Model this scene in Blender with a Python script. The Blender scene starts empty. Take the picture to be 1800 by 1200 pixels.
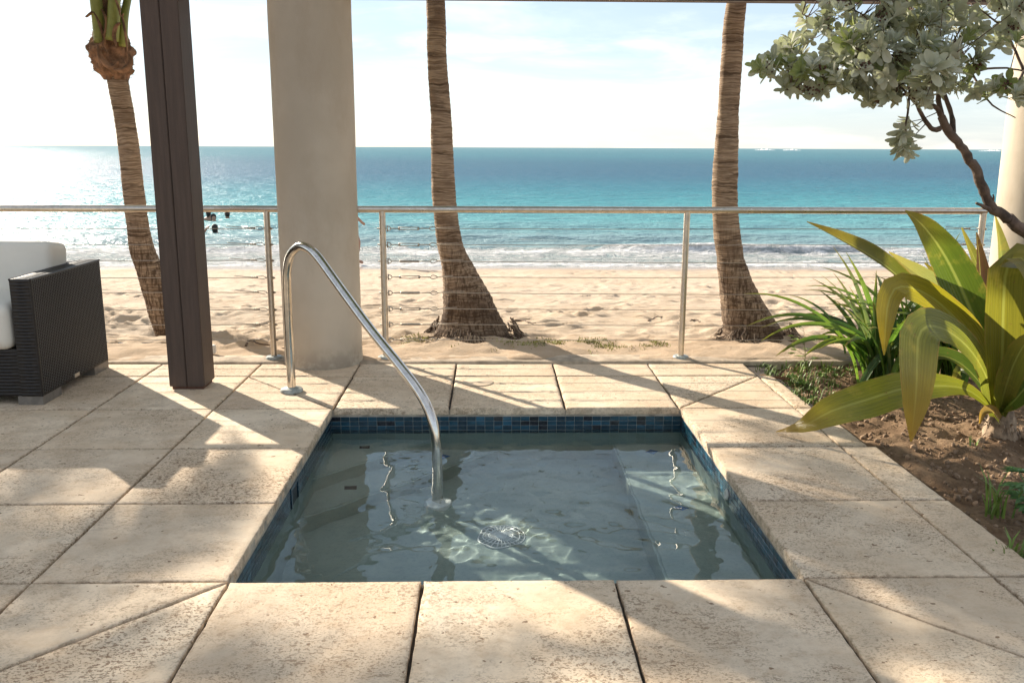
import bpy, bmesh, math, random
import numpy as np
from mathutils import Vector, Matrix
R=math.radians
random.seed(7); rng=np.random.default_rng(7)
scene=bpy.context.scene; COL=scene.collection
# ------------------------------------------------------------------ camera
H=1.32; F=1576.8; TILT,YAW,ROLL=0.212736,0.0247227,0.0044209
def cam_axes():
    f=np.array([math.sin(YAW)*math.cos(TILT),math.cos(YAW)*math.cos(TILT),-math.sin(TILT)])
    r=np.array([math.cos(YAW),-math.sin(YAW),0.0]); u=np.cross(r,f)
    c,s=math.cos(ROLL),math.sin(ROLL)
    return c*r+s*u,-s*r+c*u,f
CR,CU,CD=cam_axes()
cam=bpy.data.objects.new('camera',bpy.data.cameras.new('camera')); COL.objects.link(cam)
cam.data.sensor_width=36; cam.data.lens=F*36/1800; cam.data.clip_start=.05; cam.data.clip_end=40000
m=Matrix.Identity(4)
for i in range(3): m[i][0]=CR[i]; m[i][1]=CU[i]; m[i][2]=-CD[i]
m.translation=(0,0,H); cam.matrix_world=m; scene.camera=cam
# ------------------------------------------------------------------ sky, sun, exposure
SUN_AZ=R(-41); SUN_EL=R(22.9)           # azimuth from +Y towards +X
SUND=Vector((math.sin(SUN_AZ)*math.cos(SUN_EL),math.cos(SUN_AZ)*math.cos(SUN_EL),math.sin(SUN_EL)))
world=bpy.data.worlds.new('World'); scene.world=world; world.use_nodes=True
def build_world():
    nt=world.node_tree; N=nt.nodes; L=nt.links; N.clear()
    out=N.new('ShaderNodeOutputWorld'); bg=N.new('ShaderNodeBackground'); bg.inputs[1].default_value=.10
    sky=N.new('ShaderNodeTexSky'); sky.sky_type='NISHITA'; sky.sun_disc=False
    sky.sun_elevation=SUN_EL; sky.sun_rotation=SUN_AZ; sky.air_density=1.0; sky.dust_density=.2; sky.ozone_density=2.0
    tc=N.new('ShaderNodeTexCoord')
    def clouds(sc,loc,lo,hi,detail,dist):
        mp=N.new('ShaderNodeMapping'); mp.inputs['Scale'].default_value=sc; mp.inputs['Location'].default_value=loc
        L.new(tc.outputs['Generated'],mp.inputs[0])
        n=N.new('ShaderNodeTexNoise'); n.inputs['Scale'].default_value=1; n.inputs['Detail'].default_value=detail; n.inputs['Roughness'].default_value=.58; n.inputs['Distortion'].default_value=dist
        L.new(mp.outputs[0],n.inputs['Vector'])
        r=N.new('ShaderNodeMapRange'); r.interpolation_type='SMOOTHSTEP'; r.inputs[1].default_value=lo; r.inputs[2].default_value=hi
        L.new(n.outputs[0],r.inputs[0]); return r.outputs[0]
    c1=clouds((2.6,2.6,15),(3.1,.4,1.7),.42,.70,7,.5)
    c2=clouds((6,6,30),(1.2,5.4,2.2),.46,.74,6,.3)
    mx=N.new('ShaderNodeMath'); mx.operation='MAXIMUM'; L.new(c1,mx.inputs[0]); L.new(c2,mx.inputs[1])
    # thin bright cloud over a veil of haze, the same all round
    k=N.new('ShaderNodeMath'); k.operation='MULTIPLY_ADD'; k.inputs[1].default_value=.0; k.inputs[2].default_value=.70; L.new(mx.outputs[0],k.inputs[0])
    veil=N.new('ShaderNodeMix'); veil.data_type='RGBA'; veil.inputs['A'].default_value=(3.05,3.5,4.15,1); veil.inputs['B'].default_value=(5.4,5.35,5.3,1); L.new(mx.outputs[0],veil.inputs['Factor'])
    mixc=N.new('ShaderNodeMix'); mixc.data_type='RGBA'; L.new(veil.outputs['Result'],mixc.inputs['B'])
    L.new(k.outputs[0],mixc.inputs['Factor']); L.new(sky.outputs[0],mixc.inputs['A'])
    L.new(mixc.outputs['Result'],bg.inputs[0]); L.new(bg.outputs[0],out.inputs[0])
build_world()
sun=bpy.data.lights.new('sun','SUN'); sun.energy=5.0; sun.angle=R(.5); sun.color=(1,.90,.76)
so=bpy.data.objects.new('sun',sun); COL.objects.link(so); so.rotation_euler=(-SUND).to_track_quat('-Z','Y').to_euler(); so.location=(-8,9,6)
sun.cycles.is_caustics_light=True
scene.view_settings.view_transform='Standard'; scene.view_settings.look='None'
scene.view_settings.exposure=1.12; scene.view_settings.gamma=1
scene.cycles.use_denoising=True; scene.cycles.max_bounces=8; scene.cycles.adaptive_threshold=.012; scene.cycles.transparent_max_bounces=12
scene.cycles.transmission_bounces=8; scene.cycles.sample_clamp_indirect=6; scene.cycles.blur_glossy=.3
try: scene.cycles.denoiser='OPENIMAGEDENOISE'
except Exception: pass
# ------------------------------------------------------------------ helpers
def ray(x,y): return CD+(x-900)/F*CR-(y-600)/F*CU
def ground(x,y,z=0.0):
    d=ray(x,y); t=(z-H)/d[2]; return np.array([0,0,H])+t*d
def at(x,y,Y):
    d=ray(x,y); t=Y/d[1]; return np.array([0,0,H])+t*d
def pxm(Y): return Y/F*1.0          # metres per photograph pixel at depth Y (approx.)
def tag(o,label=None,cat=None,group=None,kind=None):
    if label: o['label']=label
    if cat: o['category']=cat
    if group: o['group']=group
    if kind: o['kind']=kind
    return o
def empty(name,loc,label=None,cat=None,group=None):
    o=bpy.data.objects.new(name,None); COL.objects.link(o); o.location=loc; o.empty_display_size=.1
    return tag(o,label,cat,group)
class MB:
    def __init__(s): s.v=[]; s.f=[]; s.mi=[]; s.at={}
    def add(s,vs,fs,mi=0,**attrs):
        b=len(s.v); s.v+= [tuple(map(float,q)) for q in vs]; s.f+=[tuple(b+i for i in f) for f in fs]; s.mi+=[mi]*len(fs)
        for k in set(list(s.at)+list(attrs)):
            l=s.at.setdefault(k,[]); l+= [0.0]*(b-len(l)); a=attrs.get(k,0.0)
            l+= list(map(float,a)) if hasattr(a,'__len__') else [float(a)]*len(vs)
    def box(s,x0,x1,y0,y1,z0,z1,mi=0):
        s.add([(x0,y0,z0),(x1,y0,z0),(x1,y1,z0),(x0,y1,z0),(x0,y0,z1),(x1,y0,z1),(x1,y1,z1),(x0,y1,z1)],
              [(3,2,1,0),(4,5,6,7),(0,1,5,4),(1,2,6,5),(2,3,7,6),(3,0,4,7)],mi)
    def tube(s,P,r,seg=10,mi=0,cap=True,**attrs):
        P=np.asarray(P,float); n=len(P); r=np.full(n,r) if np.isscalar(r) else np.asarray(r,float)
        T=np.gradient(P,axis=0); T/=np.linalg.norm(T,axis=1)[:,None]+1e-12
        a=np.array([0,0,1.]) if abs(T[0][2])<.9 else np.array([1.,0,0])
        u=np.cross(T[0],a); u/=np.linalg.norm(u); V=[]
        for i in range(n):
            u=u-T[i]*(u@T[i]); u/=np.linalg.norm(u)+1e-12; w=np.cross(T[i],u)
            for k in range(seg):
                an=2*math.pi*k/seg; V.append(P[i]+r[i]*(math.cos(an)*u+math.sin(an)*w))
        Fc=[(i*seg+k,i*seg+(k+1)%seg,(i+1)*seg+(k+1)%seg,(i+1)*seg+k) for i in range(n-1) for k in range(seg)]
        if cap: Fc+= [tuple(range(seg))[::-1],tuple((n-1)*seg+k for k in range(seg))]
        s.add(V,Fc,mi,**attrs)
    def lathe(s,prof,c=(0,0,0),seg=24,mi=0,cap=True):
        V=[];n=len(prof)
        for r,z in prof:
            for k in range(seg):
                a=2*math.pi*k/seg; V.append((c[0]+r*math.cos(a),c[1]+r*math.sin(a),c[2]+z))
        Fc=[(i*seg+k,i*seg+(k+1)%seg,(i+1)*seg+(k+1)%seg,(i+1)*seg+k) for i in range(n-1) for k in range(seg)]
        if cap: Fc+= [tuple(range(seg))[::-1],tuple((n-1)*seg+k for k in range(seg))]
        s.add(V,Fc,mi)
    def mesh(s,name,mats,smooth=True):
        me=bpy.data.meshes.new(name); me.from_pydata(s.v,[],s.f)
        for mm in (mats if isinstance(mats,(list,tuple)) else [mats]): me.materials.append(mm)
        if len(set(s.mi))>1: me.polygons.foreach_set('material_index',s.mi)
        for k,l in s.at.items():
            l+= [0.0]*(len(s.v)-len(l)); a=me.attributes.new(k,'FLOAT','POINT'); a.data.foreach_set('value',l)
        if smooth: me.polygons.foreach_set('use_smooth',[True]*len(s.f))
        me.update(); return me
    def build(s,name,mats,parent=None,smooth=True,auto=None):
        return link(name,s.mesh(name,mats,smooth),parent,auto)
def link(name,me,parent=None,auto=None):
    if auto: me.set_sharp_from_angle(angle=R(auto))
    o=bpy.data.objects.new(name,me); COL.objects.link(o)
    if parent:
        o.parent=parent
        o.matrix_parent_inverse=Matrix.Translation(parent.location).inverted() if parent.parent is None and parent.type=='EMPTY' else Matrix.Identity(4)
    return o
def grid_mesh(name,X,Y,Z,mat,attrs=None,smooth=True):
    """X,Y,Z arrays (rows,cols)"""
    r,c=X.shape; me=bpy.data.meshes.new(name)
    co=np.stack([X,Y,Z],-1).reshape(-1,3).astype(np.float32)
    i=np.arange(r*c).reshape(r,c); q=np.stack([i[:-1,:-1],i[:-1,1:],i[1:,1:],i[1:,:-1]],-1).reshape(-1,4)
    me.vertices.add(r*c); me.vertices.foreach_set('co',co.ravel())
    me.loops.add(q.size); me.loops.foreach_set('vertex_index',q.ravel().astype(np.int32))
    me.polygons.add(len(q)); me.polygons.foreach_set('loop_start',np.arange(0,q.size,4,dtype=np.int32))
    if smooth: me.polygons.foreach_set('use_smooth',np.ones(len(q),bool))
    for k,a in (attrs or {}).items():
        t=me.attributes.new(k,'FLOAT','POINT'); t.data.foreach_set('value',a.ravel().astype(np.float32))
    me.materials.append(mat); me.update(calc_edges=True); me.validate(); return me
def vnoise(x,y,seed=0):
    xi=np.floor(x).astype(np.int64); yi=np.floor(y).astype(np.int64); fx=x-xi; fy=y-yi
    fx=fx*fx*fx*(fx*(fx*6-15)+10); fy=fy*fy*fy*(fy*(fy*6-15)+10)
    def h(a,b):
        n=(a*374761393+b*668265263+seed*1442695041)&0xffffffff
        n=((n^(n>>13))*1274126177)&0xffffffff; return ((n^(n>>16))&0xffff)/65535.0*2-1
    return (h(xi,yi)*(1-fx)+h(xi+1,yi)*fx)*(1-fy)+(h(xi,yi+1)*(1-fx)+h(xi+1,yi+1)*fx)*fy
def fbm(x,y,oct=4,seed=0,g=.5):
    s=0;a=1
    for o in range(oct): s=s+a*vnoise(x*2**o+o*7.3,y*2**o+o*3.1,seed+o); a*=g
    return s
def spline(P,n):
    P=np.asarray(P,float); m=len(P); Q=np.vstack([2*P[0]-P[1],P,2*P[-1]-P[-2]]); out=[]
    d=np.linalg.norm(np.diff(P[:,:3],axis=0),axis=1); cum=np.concatenate([[0],np.cumsum(d)]); cum/=cum[-1]
    for t in np.linspace(0,1,n):
        i=min(max(np.searchsorted(cum,t,side='right')-1,0),m-2); u=(t-cum[i])/(cum[i+1]-cum[i]+1e-12)
        a,b,c,e=Q[i],Q[i+1],Q[i+2],Q[i+3]
        out.append(.5*((2*b)+(c-a)*u+(2*a-5*b+4*c-e)*u*u+(3*b-a-3*c+e)*u**3))
    return np.array(out)
# ------------------------------------------------------------------ materials
class NT:
    def __init__(s,name):
        s.m=bpy.data.materials.new(name); s.m.use_nodes=True; s.t=s.m.node_tree; s.t.nodes.clear()
        s.out=s.t.nodes.new('ShaderNodeOutputMaterial'); s.geo=None
    def n(s,typ,ins=None,**kw):
        nd=s.t.nodes.new('ShaderNode'+typ)
        for k,v in kw.items(): setattr(nd,k,v)
        for k,v in (ins or {}).items():
            if isinstance(v,bpy.types.NodeSocket): s.t.links.new(v,nd.inputs[k])
            else: nd.inputs[k].default_value=v
        return nd
    def pos(s):
        if not s.geo: s.geo=s.n('NewGeometry')
        return s.geo.outputs['Position']
    def vmul(s,v,sc): return s.n('VectorMath',{0:v,1:sc},operation='MULTIPLY').outputs[0]
    def vadd(s,v,sc): return s.n('VectorMath',{0:v,1:sc},operation='ADD').outputs[0]
    def math(s,op,a,b=0.0,c=None,clamp=False):
        d={0:a,1:b}
        if c is not None: d[2]=c
        return s.n('Math',d,operation=op,use_clamp=clamp).outputs[0]
    def noise(s,v,scale,detail=3,rough=.5,dist=0.0):
        return s.n('TexNoise',{'Vector':v,'Scale':scale,'Detail':detail,'Roughness':rough,'Distortion':dist}).outputs[0]
    def rng(s,v,a,b,c=0.0,d=1.0,smooth=True):
        return s.n('MapRange',{0:v,1:a,2:b,3:c,4:d},interpolation_type='SMOOTHSTEP' if smooth else 'LINEAR').outputs[0]
    def mix(s,f,a,b):
        nd=s.n('Mix',data_type='RGBA'); 
        for k,v in (('Factor',f),('A',a),('B',b)):
            if isinstance(v,bpy.types.NodeSocket): s.t.links.new(v,nd.inputs[k])
            else: nd.inputs[k].default_value=v if k=='Factor' else (*v,1)[:4]
        return nd.outputs['Result']
    def ramp(s,f,stops):
        nd=s.n('ValToRGB',{0:f}); cr=nd.color_ramp
        while len(cr.elements)<len(stops): cr.elements.new(.5)
        for e,(p,c) in zip(cr.elements,stops): e.position=p; e.color=(*c,1)
        return nd.outputs[0]
    def attr(s,name): return s.n('Attribute',attribute_name=name).outputs['Fac']
    def xyz(s,v):
        nd=s.n('SeparateXYZ',{0:v}); return nd.outputs
    def bump(s,h,strength=.5,dist=.01,normal=None):
        d={'Height':h,'Strength':strength,'Distance':dist}
        if normal is not None: d['Normal']=normal
        return s.n('Bump',d).outputs[0]
    def bsdf(s,color,rough=.6,metal=0.0,normal=None,**ins):
        d={'Base Color':color if isinstance(color,bpy.types.NodeSocket) else (*color,1),'Roughness':rough,'Metallic':metal}
        d.update({k.replace('_',' '):v for k,v in ins.items()})
        if normal is not None: d['Normal']=normal
        return s.n('BsdfPrincipled',d).outputs[0]
    def done(s,sh): s.t.links.new(sh,s.out.inputs[0]); return s.m
def simple(name,col,rough=.6,metal=0.0,nscale=None,var=.15,bscale=None,bstr=.3,bdist=.003,**k):
    t=NT(name); p=t.pos(); c=col; nm=None
    if nscale:
        f=t.noise(p,nscale,4,.6); c=t.mix(t.rng(f,.3,.7),tuple(x*(1-var) for x in col),tuple(min(1,x*(1+var)) for x in col))
    if bscale: nm=t.bump(t.noise(p,bscale,4,.6),bstr,bdist)
    return t.done(t.bsdf(c,rough,metal,nm,**k))
M={}
def mat_slab(name='coral_stone',c1=(.73,.565,.385),c2=(.84,.69,.505),strk=.72):
    t=NT(name); rnd=t.n('ObjectInfo').outputs['Random']
    off=t.n('CombineXYZ',{0:t.math('MULTIPLY',rnd,37.0),1:t.math('MULTIPLY',rnd,91.0),2:t.math('MULTIPLY',rnd,13.0)}).outputs[0]
    p=t.vadd(t.pos(),off); ps=t.vmul(p,(strk,1,1))
    big=t.noise(p,2.2,4,.55); mid=t.noise(ps,9,5,.65)
    base=t.mix(t.rng(big,.35,.65),c1,c2); base=t.mix(t.rng(mid,.40,.72,0,.6),base,tuple(x*.74 for x in c1))
    rn2=t.math('FRACT',t.math('MULTIPLY',rnd,7.31)); base=t.mix(t.math('MULTIPLY',rnd,.38),base,(.54,.40,.275)); stain=t.rng(t.noise(p,1.1,5,.7,.6),.54,.72); base=t.mix(t.math('MULTIPLY',stain,.38),base,(.46,.335,.215))
    clus=t.math('MULTIPLY',t.rng(t.noise(p,3.0,4,.65),.36,.60,.12,1),t.rng(rn2,0,1,.45,1.1,False))
    fine=t.noise(ps,74,3,.66); mic=t.noise(ps,165,3,.62); hole=t.noise(p,38,2,.5)
    pits=t.math('MULTIPLY',t.rng(fine,.565,.61),clus); pits2=t.math('MULTIPLY',t.rng(mic,.545,.60,0,.85),clus)
    pit=t.math('MAXIMUM',pits,pits2); pit=t.math('MAXIMUM',pit,t.rng(hole,.70,.73))
    tan=t.rng(t.noise(p,17,4,.7),.45,.68); base=t.mix(t.math('MULTIPLY',tan,.24),base,(.50,.315,.165))
    col=t.mix(t.math('MULTIPLY',pit,.82),base,(.19,.105,.052))
    e=t.attr('edge'); em=t.math('MULTIPLY',t.rng(e,.45,1),t.rng(t.noise(p,30,4,.7),.40,.66))
    col=t.mix(t.math('MULTIPLY',em,.55),col,(.19,.13,.08))
    h=t.math('SUBTRACT',t.math('MULTIPLY',t.noise(p,210,2,.6),.25),pit)
    return t.done(t.bsdf(col,.82,0,t.bump(h,.55,.004),Specular_IOR_Level=.3))
M['slab']=mat_slab()
M['grout']=simple('dark_grout',(.055,.042,.03),.95,nscale=30,var=.4,bscale=200,bstr=.6)
M['concrete']=simple('curb_concrete',(.44,.345,.245),.95,nscale=9,var=.32,bscale=60,bstr=.7,bdist=.008)
def mat_column():
    t=NT('column_stucco'); p=t.pos(); a=t.noise(p,1.3,4,.6); b=t.noise(t.vmul(p,(1,1,.5)),5,5,.65)
    c=t.mix(t.rng(a,.35,.68),(.47,.405,.315),(.56,.49,.39)); c=t.mix(t.rng(b,.45,.75,0,.5),c,(.41,.335,.25))
    z=t.xyz(p)[2]; low=t.math('MULTIPLY',t.rng(z,.18,.0),t.rng(t.noise(p,7,4,.7),.4,.6)); c=t.mix(t.math('MULTIPLY',low,.5),c,(.2,.16,.12))
    h=t.math('ADD',t.noise(p,260,2,.6),t.math('MULTIPLY',t.noise(p,28,3,.6),.8))
    return t.done(t.bsdf(c,.9,0,t.bump(h,.35,.003),Specular_IOR_Level=.2))
M['column']=mat_column()
def mat_post():
    t=NT('brown_painted_board'); p=t.pos(); g=t.noise(t.vmul(p,(18,18,1.1)),3,4,.6); sp=t.noise(p,300,2,.6)
    c=t.mix(t.rng(g,.3,.7),(.062,.040,.029),(.085,.055,.040)); c=t.mix(t.rng(sp,.5,.8,0,.4),c,(.11,.078,.058))
    return t.done(t.bsdf(c,.62,0,t.bump(t.math('ADD',sp,t.noise(t.vmul(p,(60,60,3)),3,3)),.3,.002)))
M['post']=mat_post()
M['steel']=None
def mat_steel(name,col,rough,st=.15):
    t=NT(name); p=t.pos(); f=t.noise(t.vmul(p,(3,3,3)),9,4,.6); g=t.noise(p,500,1)
    return t.done(t.bsdf(t.mix(t.rng(f,.35,.7),col,tuple(x*.8 for x in col)),t.rng(f,.3,.7,rough*.8,rough*1.25),1.0,t.bump(g,st,.0006)))
M['steel']=mat_steel('brushed_steel',(.66,.60,.52),.33)
M['chrome']=mat_steel('polished_steel',(.74,.70,.64),.16,.08)
M['wire']=mat_steel('wire_rope',(.42,.37,.31),.45)
M['flange']=simple('weathered_flange',(.34,.36,.33),.5,.3,nscale=40,var=.3)
# ------------------------------------------------------------------ terrace
GAP=.0085
def slab(poly,parent,name='slab',z=0.0,thick=.034,r=.0035,mat=None,gap=GAP,free=()):
    """poly ccw in xy; free = indices of edges (i->i+1) without a joint"""
    P=np.array(poly,float); n=len(P)
    if sum(P[i][0]*P[(i+1)%n][1]-P[(i+1)%n][0]*P[i][1] for i in range(n))<0: P=P[::-1]
    # inset by gap/2
    def inset(P,d):
        out=[]
        for i in range(n):
            a,b,c=P[i-1],P[i],P[(i+1)%n]; e1=(b-a)/np.linalg.norm(b-a); e2=(c-b)/np.linalg.norm(c-b)
            n1=np.array([-e1[1],e1[0]]); n2=np.array([-e2[1],e2[0]]); bis=n1+n2; bis=bis/(bis@n1)
            out.append(b+bis*d)
        return np.array(out)
    Q=inset(P,gap/2); ks=[max(2,int(np.linalg.norm(Q[(i+1)%n]-Q[i])/.035)) for i in range(n)]
    jit=[[abs(random.gauss(0,.0016)) if j else .0 for j in range(k)] for k in ks]
    def shr(d):
        T=inset(P,gap/2+d); rr=[]
        for i in range(n):
            a,b=T[i],T[(i+1)%n]; nn=np.array([-(b-a)[1],(b-a)[0]])/np.linalg.norm(b-a)
            for j in range(ks[i]): rr.append(a+(b-a)*j/ks[i]+nn*jit[i][j]*(1 if d<.02 else 0))
        return np.array(rr)
    ring=shr(0); m_=len(ring)
    dz=random.uniform(-.0012,.0012)
    loops=[(ring,z-thick,1),(ring,z-r+dz,1),(shr(r*.35),z-r*.3+dz,1),(shr(r),z+dz,.8),(shr(.028),z+dz,0)]
    V=[];E=[]
    for rr,zz,e in loops:
        V+=[(x,y,zz) for x,y in rr]; E+=[e]*m_
    Fc=[(l*m_+k,l*m_+(k+1)%m_,(l+1)*m_+(k+1)%m_,(l+1)*m_+k) for l in range(len(loops)-1) for k in range(m_)]
    Fc.append(tuple((len(loops)-1)*m_+k for k in range(m_)))
    b=MB(); b.add(V,Fc,0,edge=E); o=b.build(name,mat or M['slab'],parent,True,auto=50); return o
PX0,PX1,PY0,PY1=-.812,.985,2.585,4.468        # coping edge of the spa
base=MB()
for a in ((-14,-.83,-9,5.47),(1.0,1.72,-9,5.47),(-.83,1.0,-9,2.565),(-.83,1.0,4.49,5.47)): 
    x0,x1,y0,y1=a; base.add([(x0,y0,-.016),(x1,y0,-.016),(x1,y1,-.016),(x0,y1,-.016)],[(0,1,2,3)])
terr=tag(base.build('terrace',M['grout'],None,False),kind='structure')
XL=[-5.69,-5.08,-4.47,-3.86,-3.25,-2.64,-2.03,-1.42,PX0]; YR=[-.59,.045,.68,1.315,1.95,2.585,3.215,3.85,4.468,5.14,5.452]
XC=[PX0,-.212,.39,PX1]; XS=1.592
for i in range(len(XL)-1):                    # left field
    for j in range(len(YR)-1):
        x0,x1,y0,y1=XL[i],XL[i+1],YR[j],YR[j+1]
        if i==7 and j==4: slab([(x0,y0),(x1,y1),(x0,y1)],terr,gap=.007); slab([(x0,y0),(x1,y0),(x1,y1)],terr,gap=.007)
        elif i==7 and j==8: slab([(x0,y0),(x1,y0),(x0,y1)],terr); slab([(x1,y0),(x1,y1),(x0,y1)],terr)
        else: slab([(x0,y0),(x1,y0),(x1,y1),(x0,y1)],terr)
for i in range(3):                            # in front of and behind the spa
    for j in range(len(YR)-1):
        if YR[j]<2.5 or YR[j]>4.4: slab([(XC[i],YR[j]),(XC[i+1],YR[j]),(XC[i+1],YR[j+1]),(XC[i],YR[j+1])],terr,r=.010 if j==8 else .0035)
wS=[1.78,1.79,1.78,1.79,1.80,1.775,1.762,1.722,1.69,1.652]
for j in range(len(YR)-1):                    # right of the spa and the edging strip
    y0,y1=YR[j],YR[j+1]
    if j==4: slab([(PX1,y1),(XS,y0),(XS,y1)],terr,gap=.007); slab([(PX1,y0),(XS,y0),(PX1,y1)],terr,gap=.007)
    elif j==8: slab([(PX1,y0),(XS,y0),(XS,y1)],terr); slab([(PX1,y0),(XS,y1),(PX1,y1)],terr)
    else: slab([(PX1,y0),(XS,y0),(XS,y1),(PX1,y1)],terr)
    if j<9: slab([(XS,y0+.004),(wS[j],y0+.004),(wS[j]-.006,y1),(XS,y1)],terr)
cb=MB(); ys=np.linspace(-14,14,281)
prof=[(5.456,-.35),(5.456,.006),(5.463,.011),(5.50,.012),(5.55,.013),(5.60,.012),(5.66,.008),(5.72,-.02),(5.75,-.35)]
Xc=np.repeat(ys[:,None],len(prof),1); Yc=np.array([[a for a,b in prof]]*len(ys)); Zc=np.array([[b for a,b in prof]]*len(ys))
Zc=Zc+.004*fbm(Xc*3,Yc*9,3,5); Yc=Yc+.006*vnoise(Xc*7,Zc*0,3)
o=link('kerb',grid_mesh('kerb',Xc.T,Yc.T,Zc.T,M['concrete'])); tag(o,kind='structure')
# ------------------------------------------------------------------ spa pool
def mat_plaster():
    t=NT('spa_plaster'); p=t.pos(); a=t.noise(p,3,4,.6); b=t.noise(p,70,3,.7)
    c=t.mix(t.rng(a,.35,.65),(.26,.325,.29),(.34,.40,.355)); c=t.mix(t.rng(b,.45,.75,0,.35),c,(.15,.20,.185))
    return t.done(t.bsdf(c,.75))
M['plaster']=mat_plaster()
M['bond']=simple('bond_beam_mortar',(.42,.36,.28),.9,nscale=14,var=.35,bscale=60,bstr=.6,bdist=.004)
TC=[(.012,.075,.12),(.008,.04,.065),(.008,.010,.018),(.010,.055,.085),(.02,.11,.18)]
M['tiles']=[]
for i,c in enumerate(TC):
    t=NT('blue_glass_tile_%s'%'abcde'[i]); p=t.pos(); st=t.noise(t.vmul(p,(6,6,150)),2,2,.5)
    M['tiles'].append(t.done(t.bsdf(t.mix(t.rng(st,.42,.58,0,.8),c,tuple(x*.45 for x in c)),.12,Coat_Weight=.4)))
M['tilegrout']=simple('tile_grout',(.34,.36,.34),.8)
WX0,WX1,WY0,WY1=-.822,.998,2.572,4.482; FZ=-.58; BX=.645; BZ=-.36; WZ=-.12
spa=empty('spa_pool',((WX0+WX1)/2,(WY0+WY1)/2,FZ),'small square sunken spa pool with blue tile band and steel handrail','spa pool')
s=MB()
s.add([(WX0,WY0,FZ),(BX,WY0,FZ),(BX,WY1,FZ),(WX0,WY1,FZ)],[(0,1,2,3)])
for a,b in (((WX0,WY1),(WX1,WY1)),((WX1,WY1),(WX1,WY0)),((WX1,WY0),(WX0,WY0)),((WX0,WY0),(WX0,WY1))):
    s.add([(*a,FZ),(*b,FZ),(*b,-.046),(*a,-.046)],[(3,2,1,0)])
sh=s.build('shell',M['plaster'],spa,False)
s=MB()
for a,b in (((WX0,WY1),(WX1,WY1)),((WX1,WY1),(WX1,WY0)),((WX1,WY0),(WX0,WY0)),((WX0,WY0),(WX0,WY1))):
    d=np.array([b[1]-a[1],a[0]-b[0]]); d=d/np.linalg.norm(d)*.004; ins=lambda q:(q[0]+d[0],q[1]+d[1])
    A,B=ins(a),ins(b); s.add([(*A,-.046),(*B,-.046),(*B,-.01),(*A,-.01)],[(3,2,1,0)])
s.build('bond_beam',M['bond'],spa,False)
def rounded(poly,z0,z1,r=.012):
    b=bmesh.new(); vs=[b.verts.new((x,y,z0)) for x,y in poly]; f=b.faces.new(vs)
    e=bmesh.ops.extrude_face_region(b,geom=[f]); up=[v for v in e['geom'] if isinstance(v,bmesh.types.BMVert)]
    for v in up: v.co.z=z1
    tops=[ed for ed in b.edges if all(abs(v.co.z-z1)<1e-6 for v in ed.verts)]
    bmesh.ops.recalc_face_normals(b,faces=b.faces); bmesh.ops.bevel(b,geom=tops,offset=r,segments=3,affect='EDGES')
    return b
def bm_obj(name,b,mat,parent,auto=40):
    me=bpy.data.meshes.new(name); b.to_mesh(me); b.free(); me.materials.append(mat)
    me.polygons.foreach_set('use_smooth',[True]*len(me.polygons)); return link(name,me,parent,auto)
bench=bm_obj('bench',rounded([(BX,WY0-.01),(WX1+.01,WY0-.01),(WX1+.01,WY1+.01),(BX,WY1+.01)],FZ-.02,BZ),M['plaster'],spa)
st1=bm_obj('step',rounded([(WX0-.01,3.92),(WX0-.01,WY1+.01),(WX0+WY1-3.92,WY1+.01)],FZ-.02,-.27),M['plaster'],spa)
st2=bm_obj('step',rounded([(WX0-.01,3.61),(WX0-.01,WY1+.008),(WX0+WY1-3.61,WY1+.008)],FZ-.02,-.43),M['plaster'],spa)
# waterline tiles: one shared mesh per colour
def tile_mesh(k,w=.0445,h=.0225,d=.004):
    b=bmesh.new(); bmesh.ops.create_cube(b,size=1); bmesh.ops.scale(b,vec=(w,d,h),verts=b.verts)
    bmesh.ops.bevel(b,geom=b.edges[:],offset=.001,segments=1,affect='EDGES'); me=bpy.data.meshes.new('tile'); b.to_mesh(me); b.free(); me.materials.append(M['tiles'][k]); return me
TM=[tile_mesh(k) for k in range(5)]
band=MB(); stuffv=MB()
for a,b in (((WX0,WY1),(WX1,WY1)),((WX1,WY1),(WX1,WY0)),((WX1,WY0),(WX0,WY0)),((WX0,WY0),(WX0,WY1))):
    d=np.array([b[1]-a[1],a[0]-b[0]]); d=d/np.linalg.norm(d)*.0025
    A,B=(a[0]+d[0],a[1]+d[1]),(b[0]+d[0],b[1]+d[1]); band.add([(*A,-.168),(*B,-.168),(*B,-.046),(*A,-.046)],[(3,2,1,0)])
band.build('tile_bed',M['tilegrout'],spa,False)
def tile_wall(p0,dirv,nrm,length,skip=(),single=True,rows=5):
    n=int(length/.0464)
    for r in range(rows):
        z=-.046-.0125-.0243*r
        for i in range(n):
            u=(i+.5)*length/n; x,y=p0[0]+dirv[0]*u+nrm[0]*.0035,p0[1]+dirv[1]*u+nrm[1]*.0035
            if any(q0<u<q1 for q0,q1 in skip): continue
            w=[.34,.26,.16,.2,.04] if r<2 else [.25,.40,.08,.25,.02]
            k=int(rng.choice(5,p=w))
            if single and r<3:
                o=bpy.data.objects.new('tile',TM[k]); COL.objects.link(o); o.parent=spa; o.matrix_parent_inverse=Matrix.Translation(spa.location).inverted()
                o.location=(x,y,z); o.rotation_euler=(random.gauss(0,.01),0,math.atan2(dirv[1],dirv[0])+random.gauss(0,.008))
            else:
                hw=.0222; q=[(-hw,-.0112),(hw,-.0112),(hw,.0112),(-hw,.0112)]
                stuffv.add([(x+dirv[0]*a+nrm[0]*.001,y+dirv[1]*a+nrm[1]*.001,z+c) for a,c in q],[(0,1,2,3)],k)
SK0,SK1=.92,1.04
tile_wall((WX0,WY1),(1,0),(0,-1),WX1-WX0)
tile_wall((WX1,WY1),(0,-1),(-1,0),WY1-WY0)
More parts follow.
